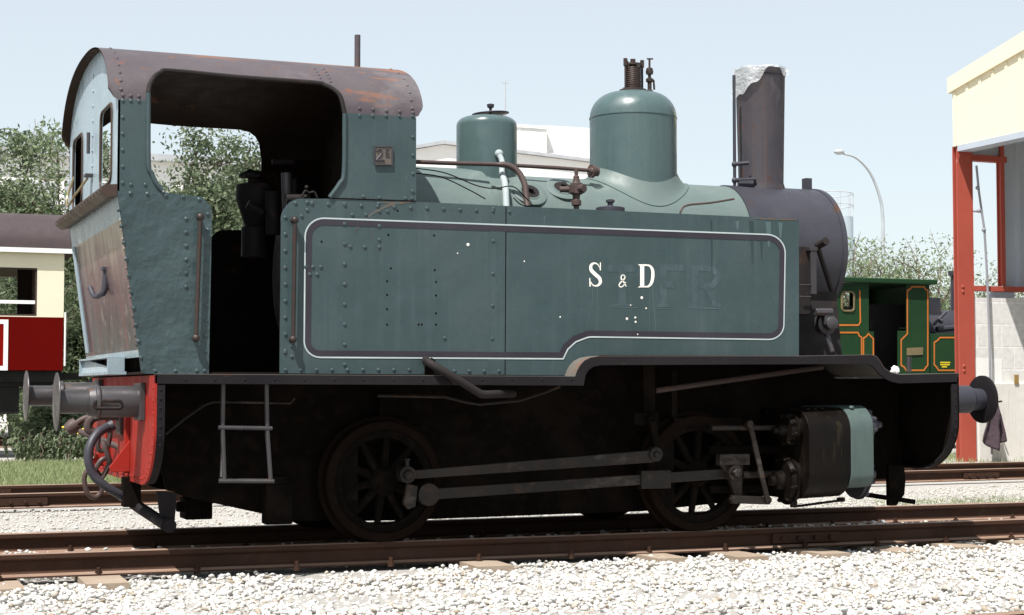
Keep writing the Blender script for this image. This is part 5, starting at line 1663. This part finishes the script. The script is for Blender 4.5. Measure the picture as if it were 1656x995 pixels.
lin([(1343,538),(1387,538),(1389,543),(1393,546),(1393,582),(1343,582)], 0, .032, closed=False)
lin([(1396,582),(1396,547),(1400,545),(1404,540),(1409,545),(1412,548),(1412,606)], 0, .032, closed=False)
lin([(1600,546),(1522,546),(1519,550),(1513,554),(1513,590),(1517,594),(1520,599),(1600,599)], 0, .032, tk, YG+.05, closed=False)
mb = MB()
for i in range(15): mb.dome(G(1503.5-1, 540+i*4.3), (0,-1,0), .013)
for i in range(14): mb.dome(G(1455+i*3.6, 531), (0,-1,0), .011)
mb.build("rivets", M['g2'], sl_)
mb = MB().prism_y(xzs([(1466,563),(1492,562),(1492,574),(1466,575)], YG), YG-.02, YG-.002)
npz = mb.build("name_plate", M['brass'], sl_, bevel=.004)
mb = MB()
# three short lines of yellow lettering, too small to read
r_ = random.Random(4)
for ln, (a, b, y) in enumerate(((1520.5,1536,586.5),(1520.5,1535,590),(1523,1532,593.6))):
    x = a
    while x < b-.5:
        wd = r_.uniform(.8,1.3); mb.prism_y(xzs([(x,y-1.2),(x+wd,y-1.2),(x+wd*.8,y+1.2),(x,y+1.0)], YG+.05), YG+.042, YG+.049); x += wd + .35
mb.build("lettering", M['yellow'], tk)
mb = MB().cyl(G(1470,602,-.3), G(1470,577,-.3), .05, n=12)
mb.build("grab_post", M['iron'], sl_)

# ------------------------------------------------------------------ shed at the right
YS = 22.9
M['shed_red'] = paint('shed_red_steel', (.36,.075,.05), (.32,.065,.045), rough=.5, patches=(((.5,.42,.38), 6, .70, .78, (1,1,.6)),))
M['shed_cream'] = paint('shed_cream_cladding', (.76,.68,.50), (.72,.65,.48), rough=.5)
M['shed_grey'] = paint('shed_grey_cladding', (.42,.46,.52), (.38,.42,.48), rough=.5)
M['concrete'] = paint('concrete_base', (.64,.62,.58), (.56,.54,.50), rough=.9, streak=((.38,.36,.32), .5), bump=.004)
def blockmat():
    m, nt, b = new_mat('concrete_blocks')
    tc = nt.nodes.new('ShaderNodeTexCoord').outputs['Object']
    mp = nt.nodes.new('ShaderNodeMapping'); mp.inputs['Rotation'].default_value = (R(90),0,0); nt.links.new(tc, mp.inputs[0])
    br = nt.nodes.new('ShaderNodeTexBrick')
    br.inputs['Color1'].default_value = (.60,.59,.57,1); br.inputs['Color2'].default_value = (.68,.67,.65,1); br.inputs['Mortar'].default_value = (.74,.73,.71,1)
    br.inputs['Scale'].default_value = 1; br.inputs['Brick Width'].default_value = .5; br.inputs['Row Height'].default_value = .37; br.inputs['Mortar Size'].default_value = .016
    nt.links.new(mp.outputs[0], br.inputs['Vector'])
    n = noise_tex(nt, tc, 12, 6, .7)
    col = mix(nt, math_(nt,'MULTIPLY',ramp(nt, n, .4, .75),.5), br.outputs['Color'], (.36,.35,.33))
    nt.links.new(col, b.inputs['Base Color']); b.inputs['Roughness'].default_value = .95
    bp = nt.nodes.new('ShaderNodeBump'); bp.inputs['Distance'].default_value = .012; bp.invert = True
    nt.links.new(br.outputs['Fac'], bp.inputs['Height']); nt.links.new(bp.outputs[0], b.inputs['Normal'])
    return m
M['blocks'] = blockmat()
M['pipegrey'] = paint('grey_conduit', (.26,.27,.30), (.2,.2,.22), rough=.6)
XS = at(1559, 600, YS).x
shed = root("open_shed", (XS+4, YS-5, ZG), "open fronted shed with red steel columns, cream gable and concrete block wall", "shed")
zcol = at(1559, 238, YS).z
def hsec(x, y, w, d, z0, z1, mb, t=.02):
    mb.box(x-w/2, x+w/2, y-d/2, y-d/2+t, z0, z1); mb.box(x-w/2, x+w/2, y+d/2-t, y+d/2, z0, z1); mb.box(x-t/2, x+t/2, y-d/2+t, y+d/2-t, z0, z1)
cw = at(1573.5,600,YS).x - at(1545.5,600,YS).x
mb = MB(); hsec(XS+.02, YS, cw*.9, .12, ZG-.1, zcol, mb)
mb.box(XS+.02-cw*.45, XS+.02+cw*.45, YS-.065, YS-.0605, ZG-.1, zcol)
for z in (at(1555,472,YS).z, at(1555,600,YS).z): mb.dome((XS-.05, YS-.066, z), (0,-1,0), .03); mb.dome((XS-.05, YS-.066, z+.08), (0,-1,0), .03)
mb.build("steel_column", M['shed_red'], shed)
for kx in (1,2,3): 
    mb = MB()
    x2 = XS + 5.0*kx if kx > 1 else at(1615, 400, YS+.1).x
    hsec(x2, YS+.03, .075, .12, at(1600,463,YS+.1).z+.003, zcol+.4, mb)
    mb.build("wall_post", M['shed_red'], shed)
# far long wall: concrete base, block wall, red rail, cladding beyond an open bay
zb1 = at(1600, 620, YS+.1).z; zb2 = at(1600, 482, YS+.1).z; zr0 = at(1600, 472, YS+.1).z; zr1 = at(1600, 464, YS+.1).z
xw0 = XS + cw/2 + .03; xw_end = XS + 14
MB().box(xw0, xw_end, YS-.1, YS+.2, ZG-.2, zb1).build("concrete_base", M['concrete'], shed, bevel=.01)
MB().box(xw0, xw_end, YS-.02, YS+.18, zb1+.002, zb2).build("block_wall", M['blocks'], shed)
p0 = at(1575.5,580,YS-.03); p1_ = at(1621,619,YS-.03)
MB().box(p0.x, p1_.x, YS-.03, YS-.022, zb1+.004, p0.z).build("plain_board", M['white'], shed)
MB().box(xw0-.05, xw_end, YS-.06, YS+.1, zr0, zr1).build("wall_rail", M['shed_red'], shed)
mb = MB(); a = at(1609,482,YS).x; b = at(1642,482,YS).x
mb.box(a, b, YS+.02, YS+.15, zb2+.002, zr0-.005); mb.build("packing_block", M['shed_grey'], shed)
xcl = at(1622, 400, YS+.1).x
pts = []; x = xcl; up = True
while x < xw_end:
    pts += [(x, YS+.10 if up else YS+.15), (x+(.08 if up else .16), YS+.10 if up else YS+.15)]
    x += .11 if up else .19; up = not up
back = [(a_, b_+.01) for a_, b_ in reversed(pts)]
MB().prism_z(pts+back, zr1, zcol+.5).build("wall_cladding", M['shed_grey'], shed)
zh = at(1600, 262, YS).z
MB().box(xw0-.05, xcl, YS-.036, YS+.1, zh, zh+.1).build("bay_header", M['shed_red'], shed)
MB().box(xw0-.05, xcl, YS+.05, YS+.09, zh+.1, zcol+.5).build("bay_cladding", M['shed_grey'], shed)
# gable end facing the yard
yg0 = YS+.02; slope = None
pe = at(1531.5, 156, YS+.24); 
zeave = at(1543, 152, YS+.14).z
pr_ = atX(1656, 78, XS-.2)
slope = max(.15, min(.6, (pr_.z - pe.z)/((YS+.24) - pr_.y)))
yrid = YS - 5.5
zfas = zcol
ztop = lambda y: zeave + (YS+.02-y)*slope if y > yrid else zeave + (YS+.02-yrid)*slope - (yrid-y)*slope
yl = 2*yrid - YS - .02
XG = XS + .02 - cw*.45 + .02
gm = MB().prism_x([(yg0,zfas),(yg0,ztop(yg0)),(yrid,ztop(yrid)),(yl,ztop(yl)),(yl,zfas)], XG-.03, XG-.005)
for k in range(30):
    y = YS-.05 - k*.33
    if y > yl: gm.box(XG-.045, XG-.031, y-.03, y+.03, zfas, ztop(y)-.03)
gm.build("gable_cladding", M['shed_cream'], shed)
th_ = .34
yo = YS + .09
rz = lambda y: ztop(y)
mb = MB()
mb.prism_x([(yo, rz(yo)),(yo,rz(yo)+th_*.75),(yrid,rz(yrid)+th_),(2*yrid-yo,rz(2*yrid-yo)+th_*.75),(2*yrid-yo,rz(2*yrid-yo)),(yrid,rz(yrid))], XG-.08, XS+14)
mb.build("roof", M['shed_cream'], shed)
mb = MB(); mb.box(XS-cw/2-.0, XS+.1, yl, YS-.13, zfas-.10, zfas-.002); mb.build("lintel", M['shed_grey'], shed)
mb = MB(); hsec(XS, yl+.1, cw*.97, .24, ZG-.1, zcol, mb); mb.build("steel_column", M['shed_red'], shed)
MB().box(XS, xw_end, yl, yl+.2, ZG, zcol+.5).build("south_wall", M['shed_grey'], shed)
MB().box(xw_end-.2, xw_end, yl+.21, YS+.04, ZG, zcol+.5).build("end_wall", M['shed_grey'], shed)
mb = MB()
mb.tube([at(x,y,YS-.2) for x,y in ((1579,268),(1583,310),(1588,345),(1592,372),(1596,440),(1600,540),(1602,640),(1604,735))], .019, 8)
for x,y in ((1581,304),(1591,372),(1583,341)): mb.sphere(at(x,y,YS-.2), .036, 10)
mb.cyl(at(1574,341,YS-.1), at(1588,342,YS-.2), .025, n=8)
mb.build("down_pipe", M['pipegrey'], shed)
mb = MB(); p = at(1640,614,YS-.05); mb.box(p.x-.04,p.x+.04,YS-.12,YS-.101,p.z-.07,p.z+.08); mb.build("wooden_peg", paint('yellow_wood',(.30,.20,.07),rough=.6), shed)

# dark jacket hanging against the concrete base
M['cloth'] = paint('dark_jacket_cloth', (.045,.03,.038), (.06,.042,.05), rough=.95, bump=.02, bump_scale=14)
def jf(u, v):
    # hung by its collar: narrow above, spreading to a ragged hem
    ys = (643, 652, 662, 680, 700, 712); yy0 = 643 + 69*v
    xl_ = np.interp(yy0, ys, (1602, 1599, 1598, 1594, 1591, 1589)); xr_ = np.interp(yy0, ys, (1608, 1612, 1615, 1619, 1624, 1627))
    xa = xl_ + (xr_-xl_)*u
    yy = yy0 + np.interp(u, (0,.18,.34,.5,.62,.7,.85,1), (1,9,15,17,9,4,3,-2)) * max(0, v-.45)/.55
    p = at(xa, yy, YS-.32)
    fold = math.sin(u*13+v*2.5)*.045*min(1, v*2+.2) + .03*noise.noise((u*4, v*4, 1))
    return (p.x, YS-.30 - fold - .12*math.sin(math.pi*u), p.z)
jm = MB().grid(jf, 28, 22)
jk = jm.build("jacket", M['cloth'], None, "dark jacket hanging beside the front buffer, against the concrete base of the shed", solid=.02, smooth=60, cat="jacket")
pj = at(1606, 652, YS-.2)
mb = MB(); mb.cyl((pj.x, YS-.1, pj.z), (pj.x, YS-.42, pj.z+.03), .015, n=8); mb.build("coat_peg", M['iron'], shed)

# plastic sheet tied over the chimney top
def plm():
    m, nt, b = new_mat('clear_plastic')
    b.inputs['Base Color'].default_value = (.72,.75,.77,1); b.inputs['Roughness'].default_value = .16; b.inputs['Alpha'].default_value = .40
    tc = nt.nodes.new('ShaderNodeTexCoord').outputs['Object']
    bp = nt.nodes.new('ShaderNodeBump'); bp.inputs['Distance'].default_value = .02
    nt.links.new(noise_tex(nt, tc, 22, 4, .6), bp.inputs['Height']); nt.links.new(bp.outputs[0], b.inputs['Normal'])
    return m
def shf(u, v):
    t = 2*math.pi*u
    # drapes lower on the near left, ragged hem
    dd = math.cos(t - 3.3)                   # direction of the long flap
    hang = .035 + .22*max(0, dd)**4 + .03*math.sin(t*5) + .015*math.sin(t*11)
    rr = rc_t + .014
    if v < .4: r = rr*v/.4; z = ztc + .010 + .012*math.sin(t*4+v*9)*v
    else:
        k = (v-.4)/.6; r = rr + .004 + .014*k*math.sin(t*7)+ .012*k; z = ztc + .010 - hang*k
    n = noise.noise((math.cos(t)*3, math.sin(t)*3, v*4))*.006
    return (x_c + (r+n)*math.cos(t), YC + (r+n)*math.sin(t), z + n)
pls = MB().grid(shf, 72, 20).build("plastic_sheet", plm(), None, "crumpled clear plastic sheet tied over the chimney top", smooth=60, cat="plastic sheet")
# crumpled white rag on the low front deck
def rgf(u, v):
    t = 2*math.pi*u; ph = math.pi*v
    n = 1 + .45*noise.noise((math.cos(t)*2.2*math.sin(ph), math.sin(t)*2.2*math.sin(ph), v*4+2))
    p = at(1447, 599, YC-.9)
    return (p.x + .032*n*math.sin(ph)*math.cos(t), YC-.9 + .03*n*math.sin(ph)*math.sin(t), z_deck + .026 + .03*n*math.cos(ph)*1.1)
MB().grid(rgf, 20, 12).build("rag", M['white'], None, "small crumpled white rag on the low front deck of the locomotive", smooth=60, cat="rag")

# ------------------------------------------------------------------ far buildings, lamp, tank, mast
M['hall'] = paint('white_hall', (.80,.78,.74), (.76,.74,.71), rough=.8)
M['hall2'] = paint('pale_hall', (.80,.79,.77), rough=.8)
M['halled'] = paint('hall_edge', (.42,.43,.45), rough=.8)
YH = 95
hall = root("low_hall", (at(800,400,YH).x, YH+6, ZG), "long low white hall with a shallow gable behind the boiler", "hall")
a = at(620, 251, YH); r0 = at(716, 234, YH); c = at(985, 267, YH)
MB().prism_y([(a.x,ZG),(c.x,ZG),(c.x,c.z),(r0.x,r0.z),(a.x,a.z)], YH, YH+20).build("wall", M['hall'], hall)
mb = MB().prism_y([(a.x-.3,a.z),(r0.x,r0.z+.02),(c.x+.3,c.z),(c.x+.3,c.z+.18),(r0.x,r0.z+.22),(a.x-.3,a.z+.18)], YH-.3, YH+20.3); mb.build("roof", M['halled'], hall)
YH2 = 130
h2 = root("tall_hall", (at(900,300,YH2).x, YH2+8, ZG), "tall white flat-roofed block behind the boiler, between sand box and steam dome", "hall")
a = at(836, 206, YH2); b = at(884, 203, YH2); c = at(1010, 209, YH2)
MB().box(a.x, b.x, YH2, YH2+20, ZG, a.z).build("wall", M['hall2'], h2)
MB().box(b.x+.02, c.x, YH2+.6, YH2+20, ZG, c.z).build("wing", M['hall2'], h2)
mb = MB().box(a.x-.1, b.x+.1, YH2-.1, YH2+20, a.z, a.z+.25); mb.build("roof_edge", M['hall'], h2)
YH3 = 62
h3 = root("pale_building", (at(150,300,YH3).x, YH3+6, ZG), "pale building with a flat roof line behind the trees at the left", "building")
a = at(40, 246, YH3); c = at(470, 262, YH3)
MB().box(at(-240,300,YH3).x, c.x, YH3, YH3+14, ZG, at(120,255,YH3).z).build("wall", M['hall'], h3)
MB().box(at(-240,300,YH3).x, c.x, YH3-.3, YH3+14.3, at(120,255,YH3).z+.003, at(120,255,YH3).z+.25).build("roof", M['halled'], h3)
mb = MB()
for k in range(7):
    p = at(-140+k*95, 330, YH3); mb.box(p.x-.9, p.x+.9, YH3-.02, YH3+.05, p.z-.7, p.z+.8)
mb.build("windows", M['halled'], h3)
YL = 62
M['lampgrey'] = paint('lamp_grey', (.38,.41,.43), rough=.6)
lamp = root("street_lamp", (at(1428,600,YL).x, YL, ZG), "pale curved street lamp standing beyond the small green locomotive", "street lamp")
mb = MB().tube(spline([Vector((at(1428,600,YL).x, YL, ZG)), at(1428,420,YL), at(1427,345,YL), at(1420,310,YL), at(1406,278,YL), at(1385,256,YL), at(1364,249,YL)],6), [.09-.05*i/36 for i in range(37)], 10)
mb.build("pole", M['lampgrey'], lamp)
mb = MB().sphere(at(1357,246,YL), .25, 16, (1,.7,.5)); mb.build("lamp_head", M['lampgrey'], lamp)
YT = 110
wt = root("storage_tank", (at(1335,500,YT).x, YT+3, ZG), "pale cylindrical storage tank with a railing behind the smokebox", "tank")
cx = at(1335, 400, YT+3).x; rt = (at(1380,400,YT+3).x - cx) * CO(1335)
ztk = at(1335, 345, YT).z; zr2 = at(1335, 306, YT).z
M['silo'] = paint('pale_tank', (.42,.50,.55), (.46,.53,.57), rough=.6)
MB().lathe([(rt,0),(rt,ztk-ZG),(.01,ztk-ZG+.4)], (cx, YT+3, ZG), n=48).build("shell", M['silo'], wt)
mb = MB()
for z in (zr2, (zr2+ztk)/2): mb.tube([(cx+rt*math.cos(t), YT+3+rt*math.sin(t), z) for t in np.linspace(0,2*math.pi,48,endpoint=False)], .035, 6, closed=True)
for k in range(12):
    t = 2*math.pi*k/12; q = (cx+rt*math.cos(t), YT+3+rt*math.sin(t)); mb.cyl((*q,ztk),(*q,zr2), .03, n=6)
mb.build("railing", M['halled'], wt)
mb = MB(); q = at(817, 130, 120); mb.cyl((q.x,120,ZG),(q.x,120,q.z), .05, n=6); mb.cyl((q.x-.3,120,q.z-.2),(q.x+.3,120,q.z-.2), .03, n=6)
mb.build("aerial_mast", M['halled'], None, "thin aerial mast rising behind the sand box", cat="mast")

# ------------------------------------------------------------------ light
w = bpy.data.worlds.new("World"); scene.world = w; w.use_nodes = True
nt = w.node_tree; nt.nodes.clear()
SUN = Vector((.42, .365, -1)).normalized()
el = math.asin(-SUN.z); az = math.atan2(-SUN.x, -SUN.y)     # compass angle of the sun from +Y
sky = nt.nodes.new('ShaderNodeTexSky'); sky.sky_type = 'NISHITA'; sky.sun_disc = False
sky.sun_elevation = el; sky.sun_rotation = az
sky.altitude = 50; sky.air_density = 1.0; sky.dust_density = 1.0; sky.ozone_density = 1.0
bg = nt.nodes.new('ShaderNodeBackground'); bg.inputs['Strength'].default_value = .083
ow = nt.nodes.new('ShaderNodeOutputWorld')
hz = nt.nodes.new('ShaderNodeMix'); hz.data_type = 'RGBA';        # bright summer haze low in the sky, thinning upwards
hz.inputs[0].default_value = .6
tcw = nt.nodes.new('ShaderNodeTexCoord'); sp = nt.nodes.new('ShaderNodeSeparateXYZ'); nt.links.new(tcw.outputs['Generated'], sp.inputs[0])
mrw = nt.nodes.new('ShaderNodeMapRange')
mrw.inputs['From Min'].default_value = .02
mrw.inputs['From Max'].default_value = .85
hz.inputs[7].default_value = (6.75, 7.15, 7.15, 1)
nt.links.new(sky.outputs[0], hz.inputs[6]); nt.links.new(hz.outputs[2], bg.inputs[0]); nt.links.new(bg.outputs[0], ow.inputs[0])
sd = bpy.data.lights.new("sun", 'SUN'); sd.energy = 5.0; sd.angle = R(.53); sd.color = (1, .965, .915)
so = bpy.data.objects.new("sun", sd); COL.objects.link(so); so.rotation_euler = SUN.to_track_quat('-Z', 'Y').to_euler()
so.location = (-8, -6, 20)
vs_ = scene.view_settings
scene.display_settings.display_device = 'sRGB'
vs_.view_transform = 'Standard'; vs_.look = 'None'; vs_.exposure = .80; vs_.gamma = 1; vs_.use_curve_mapping = False
scene.render.engine = 'CYCLES'
scene.cycles.max_bounces = 6; scene.cycles.transparent_max_bounces = 8
scene.cycles.use_denoising = True
